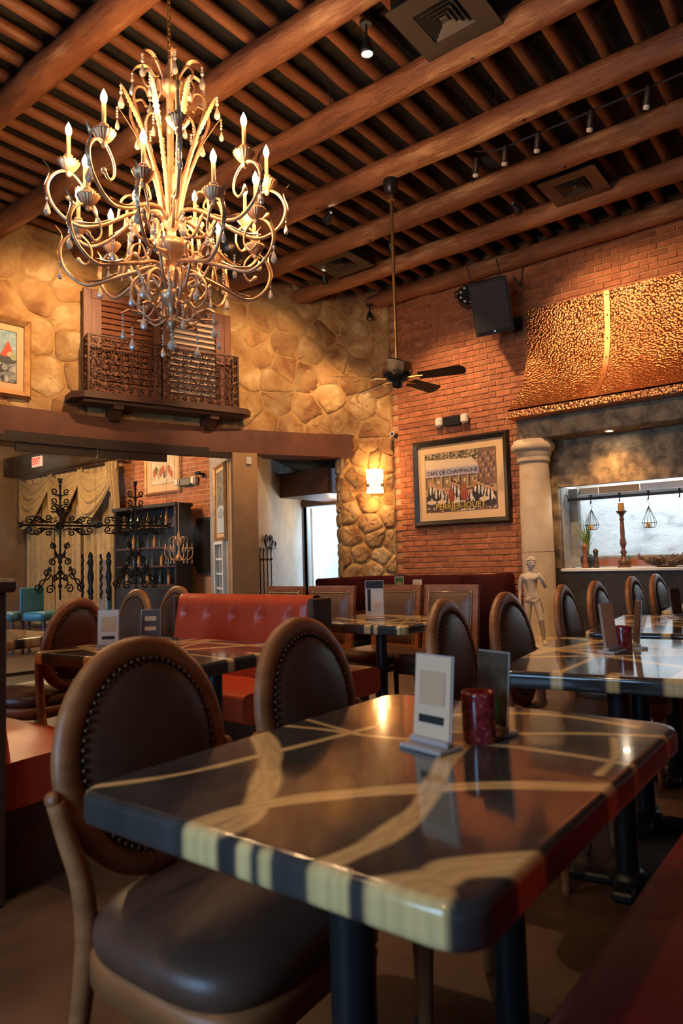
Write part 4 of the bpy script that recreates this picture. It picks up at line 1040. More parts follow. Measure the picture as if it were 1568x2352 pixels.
t, w, h, p = picture('framed_poster', 'large café poster in a black carved frame on the brick wall', (-4.605, YB-.006, 2.222), 0, 1.50, 1.235, .085, M['blackframe'], bistro, .118, .055)
text('CAFE DE CHAMPAGNE', t, (-.115*w, -.0115, h*.165), .080, M['ink'], sx=.98)
text('PERRIER-JOUET', t, (-.01*w, -.0115, -h*.415), .115, M['yellow'], sx=1.0)
def riders(w, h):
    def fn(X, Z):
        c = Cv(X, Z, (.40, .47, .45)); c.speckle(-w/2, w/2, -h*.1, h/2, [(.30, .42, .45), (.55, .58, .5), (.2, .34, .38)], 160, .06); c.rect(-w/2, w/2, -h/2, -h*.12, (.12, .13, .12))
        c.speckle(-w/2, w/2, -h/2, -h*.1, [(.05, .05, .05), (.3, .3, .27), (.18, .2, .2), (.45, .4, .33)], 260, .04)
        for i in range(3):
            x = -w*.3+w*.33*i; c.ell(x, -h*.05, w*.16, h*.10, (.06, .06, .06)); c.poly([(x-w*.1, 0), (x+w*.12, 0), (x+w*.02, h*.32)], (.58, .08, .03)); c.ell(x+w*.06, h*.05, w*.06, h*.05, (.60, .42, .22)); c.ell(x+w*.1, h*.01, w*.05, h*.07, (.35, .38, .18), .5)
        return c.grain(.12).C
    return fn
pc, tc, nc = cpos(cs_at_y(3.55)); az = math.atan2(tc.y, tc.x)
picture('framed_picture', 'gilt-framed picture of riders in red at the far left of the stone wall', (pc.x+nc.x*.06, pc.y+nc.y*.06, 3.585), az, 1.10, .93, .085, M['goldframe'], riders, .085, .05)
def dancers(w, h):
    def fn(X, Z):
        c = Cv(X, Z, (.62, .50, .30)); c.speckle(-w/2, w/2, -h/2, h/2, [(.66, .55, .36), (.56, .44, .26)], 80, .05)
        for i in range(9): x = -w*.36+w*.09*i; z = -h*.04+h*.09*math.sin(i*2.1); c.ell(x, z-h*.06, w*.07, h*.15, [(.42, .10, .04), (.12, .10, .06), (.50, .30, .12), (.30, .12, .08)][i % 4], .4*math.sin(i)); c.ell(x+.01, z+h*.13, w*.03, h*.035, (.5, .28, .14))
        return c.grain(.12).C
    return fn
picture('framed_picture', 'gilt-framed dancers print high on the brick wall behind the glass doors', (-9.63, PB-.012, 2.80), 0, .98, .86, .05, M['goldframe'], dancers, .13, .04)
def arch_reflection(w, h):
    def fn(X, Z):
        c = Cv(X, Z, (.17, .16, .13)); c.speckle(-w/2, w/2, 0, h/2, [(.22, .22, .18), (.12, .11, .09), (.3, .26, .2)], 150, .05)
        c.rect(-w/2, w/2, -h/2, -h*.12, (.50, .55, .56)); c.ell(0, -h*.14, w*.5, h*.09, (.55, .58, .56)); c.ell(0, -h*.19, w*.42, h*.08, (.30, .36, .38)); return c.grain(.1).C  # pale lower part paints the reflection of an arch into the print
    return fn
pd2 = Vector((-1.34, .78, 0)).normalized(); pp_ = Vector((-7.02, 6.62, 0))+pd2*.66-Vector((-.78*-1, 1.34, 0)).normalized()*0
nrm2 = Vector((-pd2.y, -pd2.x*-1, 0)); nrm2 = Vector((-pd2.y, pd2.x, 0)); nrm2 = nrm2 if nrm2.y < 0 else -nrm2
aq = math.atan2(-pd2.y, -pd2.x)
picture('framed_picture', 'tall framed print with an arch reflection painted into it, on the pale partition beside the pilaster', tuple(pp_+nrm2*.05+Vector((0, 0, 2.06))), aq, .74, 1.12, .05, M['goldframe'], arch_reflection, .06, .04)

# ------------------------------------------------------------------ balcony with shutters
A, B_ = Vector((-7.345, 4.60, 0)), Vector((-6.775, 6.48, 0)); bd = (B_-A).normalized(); bn = Vector((bd.y, -bd.x, 0)); BLn = (B_-A).length; mid = (A+B_)/2
t = thing('balcony', 'small wrought-iron balcony on a wooden ledge, mounted on the stone wall', 'balcony', (mid.x, mid.y, 3.16), math.atan2(bd.y, bd.x))
b = MB(); poly = [(-1.18, .02), (-1.06, -.10), (1.06, -.10), (1.18, .02), (1.18, .32), (-1.18, .32)]
b.prism(poly, lambda x, y: (x, y, 0), lambda x, y: (x, y, .075)); b.build('ledge', M['darkwood'], t)
b = MB(); b.box((0, .12, -.02), (2.1, .3, .04)); b.build('ledge_board', M['darkwood'], t)
for sx in (-.63, .63):
    b = MB(); pf = [(.36, 0), (-.02, 0), (-.02, -.05), (.05, -.06), (.10, -.12), (.14, -.17), (.36, -.17)]
    b.prism(pf, lambda y, z: (sx-.06, y, z-.04), lambda y, z: (sx+.06, y, z-.04)); b.build('corbel', M['darkwood'], t)
RH = .71
b = MB(); W2 = BLn/2
for z in (.09, RH+.08): b.box((0, 0, z), (BLn, .026, .022))
for sx in (-1, 1):
    b.box((sx*W2, 0, .42), (.026, .026, RH+.04))
    for z in (.09, RH+.08): b.box((sx*W2, .14, z), (.024, .28, .022))
b.build('rail_frame', M['rail_iron'], t)
def cscroll(s=.055):
    P = spiral((0, s*.55), .006, s*.5, 0, 2.6*PI*.62*1.25, 14); Q = [(x, z) for x, z in P]; R_ = [(-x, -z) for x, z in reversed(P)]
    return Q+R_
b = MB(); pts = [(x, 0, z) for x, z in cscroll(.075)]; b.tube(pts, .0065, 5); b.tube([(.026*math.cos(a), 0, .026*math.sin(a)) for a in np.linspace(0, 2*PI, 11)[:-1]], .005, 5, closed=True); scm = b.mesh('scroll', M['rail_iron'])
nxs, nzs = 17, 6
for i in range(nxs):
    for j in range(nzs): link('scroll', scm, t, (-W2+BLn*(i+.5)/nxs, 0, .11+(RH-.04)*(j+.5)/nzs), rot=(0, (PI/2 if (i+j) % 2 else 0), 0))
for sx in (-1, 1):
    for i in range(2):
        for j in range(nzs): link('scroll', scm, t, (sx*W2, .07+.12*i, .11+(RH-.04)*(j+.5)/nzs), rot=(0, (PI/2 if (i+j) % 2 else 0), PI/2))
t2 = thing('shutter_pair', 'pair of mahogany louvred shutters behind the balcony railing', 'shutters', (mid.x-bn.x*.225, mid.y-bn.y*.225, 3.27), math.atan2(bd.y, bd.x))
# each leaf hinged on its own panel: stiles, rails and slats
for k, x0 in enumerate((-.99, 0.01)):
    x1 = x0+.98; Hh = 1.32
    for xx in (x0+.05, x1-.05): b = MB(); b.box((xx, 0, Hh/2), (.10 if k else .10, .05, Hh), bev=.006); b.build('stile', M['shutter'], t2)
    if True:
        xx = x0+.16 if k == 0 else x1-.16; b = MB(); b.box((xx, .004, Hh/2), (.12, .04, Hh-.16)); b.build('stile', M['shutter'], t2)
    for zz in (.06, Hh-.06): b = MB(); b.box(((x0+x1)/2, 0, zz), (.78, .046, .12), bev=.006); b.build('rail', M['shutter'], t2)
    sl = MB(); sl.box((0, 0, 0), (.66, .011, .066)); slm = sl.mesh('slat', M['shutter'])
    for i in range(15): link('slat', slm, t2, ((x0+.55 if k == 0 else x1-.55), 0, .15+.073*i), rot=(math.radians(-18 if k == 0 else -78), 0, 0))
    b = MB(); b.box(((x0+x1)/2, .035, Hh/2), (.9, .006, Hh-.1)); b.build('backing', M['darkwood'] if k == 0 else M['cream'], t2)

# ------------------------------------------------------------------ sconce, emergency light, camera, sensors
ps, ts, ns = cpos(CS[-1]-.30); az = math.atan2(ts.y, ts.x)
t = thing('wall_sconce', 'lit alabaster wall sconce with a dark branching inlay, on the stone pier', 'sconce', (ps.x+ns.x*.10, ps.y+ns.y*.10, 2.13), az)
SW, SH = .25, .36
b = MB(); b.grid(lambda u, v: ((u-.5)*SW, -.035-.03*math.sin(PI*u), .0+v*SH), 12, 8); b.grid(lambda u, v: ((u-.5)*SW, -.030-.03*math.sin(PI*u), v*SH), 12, 8); b.build('shade', M['sconce'], t)
b = MB()
for sx in (-1, 1): b.box((sx*SW/2, -.03, SH*.36), (.012, .02, SH*.42)); b.box((sx*(SW/2-.022), -.045, SH*.34), (.04, .012, .05))
b.box((0, -.05, -.006), (SW, .035, .012)); b.box((0, -.04, -.035), (.13, .04, .045), bev=.006); b.box((0, .02, SH*.45), (.10, .10, .14)); b.build('bracket', M['brass'], t)
b = MB(); P = cr([(-.115, -.05, .33), (-.10, -.055, .29), (-.05, -.068, .26), (.0, -.072, .245), (.03, -.072, .21), (.025, -.072, .17), (-.01, -.072, .12), (-.05, -.068, .08), (-.065, -.064, .02)], 4); b.tube(P, .004, 6); b.build('inlay', M['track'], t)
lamp('POINT', 'sconce_glow', tuple(Vector((ps.x+ns.x*.20, ps.y+ns.y*.20, 2.50))), 6, WARM, size=.03)
lamp('POINT', 'sconce_glow', tuple(Vector((ps.x+ns.x*.20, ps.y+ns.y*.20, 2.02))), 4, WARM, size=.03)
def emergency(label, loc, rz=0):
    t = thing('emergency_light', label, 'light', loc, rz)
    b = MB(); b.box((0, -.045, 0), (.26, .08, .13), bev=.01); b.build('housing', M['black'], t)
    for sx in (-1, 1): b = MB(); b.box((sx*.20, -.055, .01), (.11, .09, .13), bev=.022); h_ = b.build('lamp_head', M['whiteplastic'], t); c = MB(); c.box((sx*.20, -.102, .01), (.075, .008, .09), bev=.003); c.build('lens', M['cardwhite'], h_)
emergency('twin-head emergency light above the café poster', (-4.67, YB-.005, 3.06))
emergency('twin-head emergency light on the brick wall behind the glass doors', (-8.98, PB-.005, 2.52))
def cctv(label, loc, rz, m):
    t = thing('security_camera', label, 'camera', loc, rz)
    b = MB(); b.box((0, -.02, 0), (.05, .04, .07), bev=.006); b.tube([(0, -.03, 0), (0, -.07, .02)], .012, 8); b.build('mount', M['black'], t)
    b = MB(); b.tube([(-.02, -.06, .035), (.03, -.17, .01)], .034, 14); b.build('camera_body', m, t); c = MB(); c.tube([(.03, -.171, .01), (.032, -.175, .009)], .02, 12); c.build('lens', M['black'], t)
cctv('small white security camera where stone meets brick', (-5.62, 8.58, 2.98), 0, M['whiteplastic'])
cctv('small black dome camera on the brick wall behind the glass', (-8.62, PB-.005, 2.60), 0, M['black'])
b = MB(); b.box((0, 0, 0), (.075, .03, .10), bev=.006); o = b.build('motion_sensor', M['whiteplastic']); o.location = (-6.795, 6.68, 2.56); o.rotation_euler = (0, 0, ang); tag(o, 'small white sensor box at the top of the ochre pilaster', 'sensor')
b = MB(); b.box((-3.66, 8.57, 4.215), (.13, .06, .17), bev=.006); o = b.build('junction_box', M['black']); tag(o, 'small black junction box on the brick beside the copper hood', 'box')
# loudspeaker hung from chains, with the lighting can behind it
t = thing('loudspeaker', 'black loudspeaker hanging tilted from chains against the brick wall', 'speaker', (-3.80, 8.12, 4.37))
t.rotation_euler = (math.radians(25), math.radians(-5), math.radians(20))
b = MB(); b.prism([(-.24, -.17), (.24, -.17), (.17, .17), (-.17, .17)], lambda x, y: (x, y, -.33), lambda x, y: (x, y, .33)); b.build('cabinet', M['matte'], t)
b = MB(); b.box((0, -.178, .01), (.44, .016, .60), bev=.006); g = b.build('grille', nmat('speaker mesh', [(.3, (.012, .011, .008)), (.7, (.035, .029, .018))], 260, rough=.6), t)
b = MB(); b.box((-.02, -.189, -.26), (.07, .006, .018)); b.build('badge', M['track'], g); b = MB(); b.ball((0, -.189, -.295), .006, 6, 4); b.build('indicator', mat('blue indicator', (.3, .5, 1), emit=(.3, .55, 1), es=6), g)
for x in (-.20, .17):
    b = MB(); b.tube([(x, 0, .33), (x-.03, -.02, .56)], .006, 5); b.build('hanging_chain', M['black'], t)
b = MB(); b.tube(cr([(-3.57, 8.3, 4.75), (-3.50, 8.35, 4.62), (-3.45, 8.3, 4.74), (-3.46, 8.36, 4.86)], 6), .010, 6); b.tube(cr([(-3.60, 8.45, 4.02), (-3.66, 8.52, 4.05), (-3.70, 8.55, 4.18)], 6), .005, 5); o = b.build('speaker_cable', M['black']); tag(o, 'loose black cable looping beside the hanging loudspeaker', 'cable')
t = thing('stage_light', 'round black stage light with white lamp dots, left of the loudspeaker', 'light', (-4.18, 8.25, 4.62)); t.rotation_euler = (math.radians(78), 0, math.radians(28))
b = MB(); b.lathe([(.13, -.09), (.16, 0), (.165, .06), (.16, .075), (.10, .07)], 10, smooth=False); b.build('can', M['matte'], t)
for i in range(9): q = MB(); a = 2*PI*i/9; q.ball((.115*math.cos(a), .115*math.sin(a), .072), .020, 8, 5, (1, 1, .5)); q.build('lens', M['cardwhite'], t)
b = MB(); b.tube([(-.17, 0, 0), (-.19, .16, -.1), (.0, .24, -.16), (.19, .16, -.1), (.17, 0, 0)], .008, 6); b.build('yoke', M['black'], t)
# ------------------------------------------------------------------ ceiling fan
FX, FY = -3.68, 5.66; FANA = 14
t = thing('ceiling_fan', 'brass ceiling fan with dark blades hanging on a long rod', 'fan', (FX, FY, 0))
b = MB(); b.lathe([(.03, 4.80), (.06, 4.83), (.075, 4.88), (.075, 4.945)], 20); b.build('canopy', M['black'], t)
b = MB(); b.lathe([(.028, 4.74), (.03, 4.79), (.018, 4.80)], 14); b.build('collar', M['brass'], t)
b = MB(); b.tube([(0, 0, 4.80), (0, 0, 3.08)], .017, 10); b.build('downrod', M['fanmetal'], t)
b = MB(); b.lathe([(.02, 3.10), (.03, 3.075), (.13, 3.07), (.155, 3.06), (.16, 3.045), (.155, 2.985), (.14, 2.965), (.10, 2.955)], 32); b.build('motor_housing', M['fanmetal'], t)
b = MB(); b.lathe([(.145, 2.965), (.13, 2.935), (.085, 2.90), (.05, 2.895), (.05, 2.85), (.035, 2.835), (.012, 2.83)], 28); b.build('lower_cap', M['black'], t)
bl_ = MB()
def blade_fn(u, v):
    x = .22+.46*u; w = .060+.018*u; w *= 1 if u < .93 else math.sqrt(max(0, 1-((u-.93)/.075)**2))
    y = (v-.5)*2*w; return (x, y, -y*.26)
bl_.grid(blade_fn, 16, 5); bl_.grid(lambda u, v: tuple(Vector(blade_fn(u, v))+Vector((0, 0, .008))), 16, 5); blm = bl_.mesh('blade', M['darkwood'])
ir = MB(); ir.box((.17, 0, 0), (.16, .035, .010)); ir.box((.24, .025, .003), (.06, .018, .010)); ir.box((.24, -.025, -.005), (.06, .018, .010)); irm = ir.mesh('blade_iron', M['brass'])
for i in range(5):
    a = math.radians(FANA+72*i); link('blade', blm, t, (0, 0, 2.925), a); link('blade_iron', irm, t, (0, 0, 2.925), a)

# ------------------------------------------------------------------ ceiling vents
def vent(label, x, y, s=.62):
    t = thing('ceiling_vent', label, 'vent', (x, y, 5.02))
    def ring(b, so, si, zo, zi, th=.012):
        vs = []
        for q, z in ((so, zo), (si, zi), (si, zi+th), (so, zo+th)):
            vs += [(-q, -q, z), (q, -q, z), (q, q, z), (-q, q, z)]
        fs = []
        for r in range(4):
            for k in range(4): fs.append((r*4+k, r*4+(k+1) % 4, ((r+1) % 4)*4+(k+1) % 4, ((r+1) % 4)*4+k))
        b.add(vs, fs)
    b = MB(); ring(b, s/2, s*.27, 0, 0); b.build('frame', M['ventm'], t)
    for i in range(4):
        q = s*(.265-.055*i); b = MB(); ring(b, q, q-.035, .005-.004*i, .035-.004*i, .006); b.build('louvre', M['ventm'], t)
    b = MB(); b.box((0, 0, .005), (s*.09, s*.09, .012), bev=.003); b.build('louvre', M['ventm'], t)
    b = MB(); b.box((0, 0, .09), (s*.9, s*.9, .12)); b.build('box', M['matte'], t)
M['ventm'] = mat('dark brown enamel', (.060, .044, .028), .5)
vent('big square ceiling vent at the top of the frame', -2.262, 4.262)
vent('square ceiling vent at right between the log beams, above the hood', -2.355, 7.165, .60)
vent('square ceiling vent in the middle, behind the fan rod, near the stone wall', -5.38, 7.04, .62)

# ------------------------------------------------------------------ spot lamps
def spot(label, pos, aim, m, r=.045, hang=5.15, can=.13, kind='spot_lamp'):
    """can pointing at aim, hung from a stem"""
    t = thing(kind, label, 'spotlight', pos); d = (Vector(aim)-Vector(pos)).normalized(); q = (-d).to_track_quat('Z', 'Y').to_matrix().to_4x4()
    b = MB(); b.T = q; b.lathe([(r*.94, .012), (r, .0), (r*1.02, .03), (r*.9, .06), (r*.55, can*.8), (r*.5, can)], 18, cap=False); b.build('shade', M['black'], t)
    b = MB(); b.T = q; b.lathe([(r*.85, .016), (r*.5, .008), (.001, .006)], 16, cap=False); b.build('lamp_face', m, t)
    b = MB(); e = q @ Vector((0, 0, can*.7)); b.tube([e, (e.x, e.y, hang-pos[2])], .009, 8); b.lathe([(.045, hang-pos[2]-.02), (.05, hang-pos[2])], 16, (e.x, e.y, 0)); b.build('stem', M['black'], t)
off = lambda p, a, k: tuple(Vector(p)+(Vector(p)-Vector(a)).normalized()*k)
labs = ['lit spot lamp hanging left of the big ceiling vent', 'lit spot lamp hanging between the logs right of the chandelier', 'black spot lamp under the log beside the square vent above the hood', 'black spot lamp below the log left of the fan rod, near the stone wall']+[None]*6
for i, (a, bb, w, c) in enumerate(SPOTS):
    if labs[i]: spot(labs[i], off(a, bb, .035), bb, M['spotbulb'])
    elif i in (4, 5): spot(['black spot lamp hidden among the crystals of the chandelier, facing the stone wall', 'black spot lamp on the log beam aimed at the café poster'][i-4], off(a, bb, .035), bb, M['spotbulb'])
spot('small black spot lamp hanging under the end of the last log, over the stone corner', (-5.83, 8.28, 4.72), (-5.9, 8.3, 0), M['cardwhite'], .05, 4.95, .12)
t = thing('track_light', 'black track with glass-fronted lamp heads slung under the dark ceiling', 'track light', (-1.35, 6.0, 5.02))
b = MB(); b.tube([(-1.5, -.12, 0), (-1.35, -.0, .0), (1.8, .0, 0)], .012, 6); b.build('track_bar', M['track'], t)
hd = MB(); hd.lathe([(.006, .10), (.02, .09), (.028, .07), (.030, -.05), (.026, -.055), (.022, -.02)], 12, cap=False); hdm = hd.mesh('lamp_head', M['track'])
gm = MB(); gm.lathe([(.027, -.05), (.030, -.075), (.020, -.085)], 12); gmm = gm.mesh('lens', M['cardwhite'])
for x in (-1.55, -1.25, -.93, -.45, .02, .6): h_ = link('lamp_head', hdm, t, (x, -.02, -.10), rot=(.3, .25, 0)); link('lens', gmm, h_, (0, 0, 0))
b = MB(); b.ball((0, 0, 0), .20, 28, 20); o = b.build('mirror_ball', nmat('dark mirror tiles', [(.4, (.05, .035, .022)), (.7, (.12, .08, .05))], 60, rough=.3, metal=.7)); o.location = (-5.54, 5.25, 4.68); tag(o, 'dark mirror ball half hidden behind the lower right of the chandelier', 'ball')
b = MB(); b.tube([(0, 0, .18), (0, 0, .5)], .006, 6); b.build('cord', M['black'], o)

# ------------------------------------------------------------------ objects in the serving window
SZ = OZ0
t = thing('hook_rail', 'iron hook rail spanning the serving window', 'rail', (-1.3, 8.72, 1.85))
b = MB(); b.box((0, 0, 0), (3.72, .014, .036)); b.build('bar', M['iron'], t)
b = MB(); b.tube([(-1.84, 0, -.01), (-1.86, 0, .04), (-1.88, 0, .07)], .008, 6); b.build('end_hook', M['iron'], t)
for x in (-1.565, -1.22, -.89, -.55, -.2, .15):
    b = MB(); b.tube(cr([(x, -.012, .045), (x, -.016, .0), (x, -.014, -.05), (x, -.03, -.065), (x, -.036, -.045)], 4), .006, 6); b.box((x, -.010, .03), (.028, .008, .02)); b.build('hook', M['iron'], t)
def lantern(label, x, ztop):
    t = thing('hanging_lantern', label, 'lantern', (x, 8.695, ztop)); n = 6; b = MB(); R, r, z1, z2 = .085, .060, -.20, -.255
    for k in range(n):
        a = 2*PI*(k+.5)/n; a2 = 2*PI*(k+1.5)/n; p = lambda q, z, a: (q*math.cos(a), q*math.sin(a), z)
        b.tube([(0, 0, 0), p(R, z1, a)], .003, 5); b.tube([p(R, z1, a), p(r, z2, a)], .003, 5); b.tube([p(R, z1, a), p(R, z1, a2)], .003, 5); b.tube([p(r, z2, a), p(r, z2, a2)], .003, 5)
    b.build('cage', M['black'], t)
    b = MB(); b.lathe([(r*.9, z2), (r*.9, z2+.003)], 6); b.build('floor_plate', M['black'], t)
    b = MB(); b.lathe([(.024, z2+.003), (.025, z2+.008), (.025, z2+.055), (.020, z2+.058)], 14, (-.015, 0, 0)); b.build('candle', M['wax'], t)
    b = MB(); b.tube(cr([(0, 0, 0), (.012, 0, .03), (-.008, 0, .05), (-.014, 0, .075), (0, 0, .088), (.010, 0, .075)], 4), .0022, 5); b.build('wire_hook', M['iron'], t)
lantern('geometric wire candle lantern hanging at left, above the grass vase', -2.862, 1.715)
lantern('geometric wire candle lantern hanging right of the tall candlestick', -2.192, 1.708)
t = thing('candlestick', 'tall fluted walnut candlestick holding an amber pillar candle', 'candlestick', (-2.50, 8.68, SZ))
b = MB(); b.lathe([(.075, 0), (.078, .012), (.070, .022)], 24); b.lathe([(.055, .022), (.070, .05), (.064, .085), (.045, .10)], 28, flute=(12, .05)); b.lathe([(.045, .10), (.030, .12), (.024, .15), (.038, .18), (.024, .21), (.022, .235)], 20)
b.lathe([(.022, .235), (.038, .28), (.034, .32), (.024, .36)], 24, flute=(8, .06)); b.lathe([(.024, .36), (.027, .42), (.021, .56)], 20, flute=(10, .05)); b.lathe([(.021, .56), (.030, .575), (.020, .60), (.026, .63), (.05, .655), (.062, .67), (.064, .678), (.02, .68)], 24); b.build('stem', M['turned'], t)
b = MB(); b.lathe([(.036, .68), (.038, .69), (.037, .765), (.033, .775), (.02, .768)], 18); b.build('candle', M['wax'], t)
t = thing('vase', 'squat charcoal vase full of green grass blades', 'vase', (-2.955, 8.74, SZ))
b = MB(); b.lathe([(.04, 0), (.07, .03), (.085, .08), (.080, .13), (.055, .165), (.045, .17), (.042, .15)], 24); b.build('pot', M['vase'], t)
q = random.Random(3); b = MB()
for i in range(95):
    a, l = q.uniform(0, 2*PI), q.uniform(.28, .62); sp = q.uniform(.05, .24) * (.95 if math.cos(a) < 0 else .6); 
    P = cr([(.02*math.cos(a), .02*math.sin(a), .12), (sp*.25*math.cos(a), sp*.2*math.sin(a), .12+l*.45), (sp*.9*math.cos(a), sp*.35*math.sin(a), .12+l*(.95-sp*.6))], 5)
    b.tube(P, [.0035, .003, .0006], 3)
o = b.build('grass', M['grass'], t); o['kind'] = 'stuff'
def mill(label, x, y, h, m):
    t = thing('pepper_mill', label, 'mill', (x, y, SZ)); k = h/.31
    b = MB(); b.lathe([(r, z*k) for r, z in [(.037, 0), (.038, .012), (.033, .02), (.036, .06), (.033, .07), (.036, .075), (.026, .12), (.022, .16), (.026, .20), (.031, .215), (.030, .225)]], 20); b.build('body', m, t)
    b = MB(); b.lathe([(r, z*k) for r, z in [(.024, .225), (.033, .245), (.034, .265), (.027, .285), (.014, .293), (.006, .298), (.009, .305), (.001, .31)]], 20); b.build('cap', m, t)
mill('tall reddish turned pepper mill standing before the grass vase', -2.945, 8.62, .315, M['mill'])
mill('shorter dark pepper mill right of the reddish one', -2.825, 8.66, .24, M['darkmill'])
t = thing('twig_bowl', 'wide bowl woven of driftwood twigs on the window sill', 'bowl', (-2.03, 8.68, SZ)); q = random.Random(9); b = MB()
for i in range(150):
    a = q.uniform(0, 2*PI); f = q.uniform(.25, 1); r_ = .09+.20*f; z_ = .015+.10*f**1.4; da = q.uniform(-.28, .28)
    p1 = (r_*math.cos(a), r_*math.sin(a)*.55, z_+q.uniform(-.012, .012)); r2 = r_+q.uniform(.02, .07); p2 = (r2*math.cos(a+da), r2*math.sin(a+da)*.55, z_+q.uniform(.0, .055)); r3 = max(.04, r_-.09); p0 = (r3*math.cos(a-da), r3*math.sin(a-da)*.55, max(.012, z_-.05))
    b.tube([p0, p1, p2], [.006, .008, .006], 5)
b.lathe([(.10, .0), (.12, .02), (.05, .025)], 14); b.build('woven_twigs', M['twig'], t)
t = thing('downlight', 'small recessed downlight under the dark mantel', 'light', (-2.46, 8.25, 2.579)); b = MB(); b.lathe([(.055, 0), (.05, -.006), (.038, -.004)], 20, cap=False); b.build('trim_ring', M['brass'], t)
b = MB(); b.lathe([(.038, -.003), (.001, -.003)], 16, cap=False); b.build('lamp_face', M['spotbulb'], t)

# ------------------------------------------------------------------ ironwork on the glass doors
def sc3(P): return [(x, 0, z) for x, z in P]
def cross(label, loc, rz):
    """ornate cross, local x,z plane, centre at origin; about .88 wide, 1.37 tall"""
    t = thing('iron_cross', label, 'cross', loc, rz)
    b = MB(); b.tube([(0, 0, -.86), (0, 0, .50)], .013, 6); b.build('upright', M['iron'], t)
    b = MB(); b.tube([(-.44, 0, 0), (.44, 0, 0)], .013, 6); b.build('crossbar', M['iron'], t)
    for z in (.46, .36, -.42, -.49, -.56, -.70): b = MB(); b.ball((0, 0, z), .026 if z < -.4 else .020, 8, 6); b.build('bead', M['iron'], t)
    for p in ((-.44, 0, 0), (.44, 0, 0), (0, 0, .52)): b = MB(); b.lathe([(.01, -.03), (.028, -.01), (.018, .005), (.034, .03), (.004, .035)], 8, p); b.build('finial', M['iron'], t)
    s = MB(); s.tube(sc3(spiral((0, .045), .008, .045, .4, 4.4*PI/1.5, 16)+[(.10, -.035), (.19, -.015)]), [.009]*17+[.008, .005], 5); sm_ = s.mesh('scroll', M['iron'])
    d = MB(); d.tube(sc3([(-x, z) for x, z in spiral((0, .045), .008, .045, .4, 4.4*PI/1.5, 16)]+[(-.10, -.035), (-.19, -.015)]), [.009]*17+[.008, .005], 5); dm = d.mesh('scroll', M['iron'])
    def put(x, z, rot, k=1.0, f=0): link('scroll', dm if f else sm_, t, (x, 0, z), rot=(0, -rot, 0), scale=(k, k, k))
    for sx, f in ((1, 0), (-1, 1)):
        for sz in (1, -1):
            link('scroll', dm if f else sm_, t, (-sx*.40+sx*.0, 0, sz*.035), scale=(1.1, 1.1, 1.1*sz)) if False else None
    def S(pts, k=.0088): bb = MB(); bb.tube(sc3(pts), k, 5); return bb.build('scroll', M['iron'], t)
    def sp(cx, cz, r, a0, turns, tail=None, mir=1):
        P = [(x, z) for x, z in spiral((cx, cz), .010, r, a0, a0+turns*2*PI, 18)]
        if tail: P += [tuple(Vector(q)) for q in [p[:2] for p in cr([(P[-1][0], P[-1][1], 0)]+[(a, c, 0) for a, c in tail], 5)][1:]]
        return P
    for sx in (1, -1):
        m = lambda P: [(sx*x, z) for x, z in P]
        for sz in (1, -1):
            n = lambda P: [(x, sz*z) for x, z in m(P)]
            S(n(sp(.345, .055, .045, 0, 1.3, [(.30, .10), (.20, .06), (.10, .035)]))); S(n(sp(.265, .075, .035, 1, 1.2, [(.20, .07), (.15, .025)]))); S(n(sp(.135, .085, .035, 2.4, 1.2, [(.11, .03), (.03, .06)])))
            bb = MB(); bb.prism([(sx*.10, sz*.05), (sx*.21, sz*.06), (sx*.27, sz*.035), (sx*.2, sz*.02)][::sx*sz], lambda x, z: (x, -.004, z), lambda x, z: (x, .004, z)); bb.build('leaf_plate', M['iron'], t)
        for z, r in ((.40, .040), (.285, .040), (.20, .048)): S(m(sp(.075, z, r, 3.6, 1.3, [(.02, z-.05), (.008, z-.09)])))
        bb = MB(); bb.prism([(sx*.012, .10), (sx*.06, .17), (sx*.035, .22), (sx*.012, .20)][::sx], lambda x, z: (x, -.004, z), lambda x, z: (x, .004, z)); bb.build('leaf_plate', M['iron'], t)
        S(m(sp(.085, -.24, .038, 2, 1.3, [(.10, -.19), (.04, -.33), (.012, -.40)]))); bb = MB(); bb.prism([(sx*.012, -.36), (sx*.075, -.30), (sx*.05, -.38)][::sx], lambda x, z: (x, -.004, z), lambda x, z: (x, .004, z)); bb.build('leaf_plate', M['iron'], t)
        S(m(sp(.085, -.42, .040, 5, 1.3, [(.04, -.36), (.012, -.33)])))
        S(m(sp(.145, -.55, .045, 1, 1.3, [(.12, -.48), (.16, -.60), (.20, -.68), (.25, -.72)]))); S(m(sp(.11, -.74, .055, .5, 1.4, [(.09, -.66), (.03, -.62), (.012, -.60)])))
        S(m(sp(.25, -.72, .055, 2.2, 1.4, [(.22, -.64), (.14, -.62), (.10, -.56)]))); S(m(sp(.07, -.60, .036, 4, 1.2, [(.03, -.55), (.012, -.52)])))
    for p in ((0, 0),):
        bb = MB(); bb.lathe([(.055, -.006), (.05, .006)], 8); o = bb.build('rosette', M['iron'], t); o.rotation_euler = (PI/2, 0, 0)
    return t
g1 = Vector((GP[2][0]-GP[1][0], GP[2][1]-GP[1][1], 0)).normalized(); g2 = Vector((GP[3][0]-GP[2][0], GP[3][1]-GP[2][1], 0)).normalized()
n1 = Vector((g1.y, -g1.x, 0)); n2 = Vector((g2.y, -g2.x, 0))
c1 = Vector((-7.60, 4.375, 1.66))+n1*.028; c2 = Vector((-7.408, 5.275, 1.67))+n2*.028
cross('ornate wrought-iron scroll cross on the left glass door', tuple(c1), math.atan2(g1.y, g1.x))
cross('ornate wrought-iron scroll cross on the right glass door', tuple(c2), math.atan2(g2.y, g2.x))
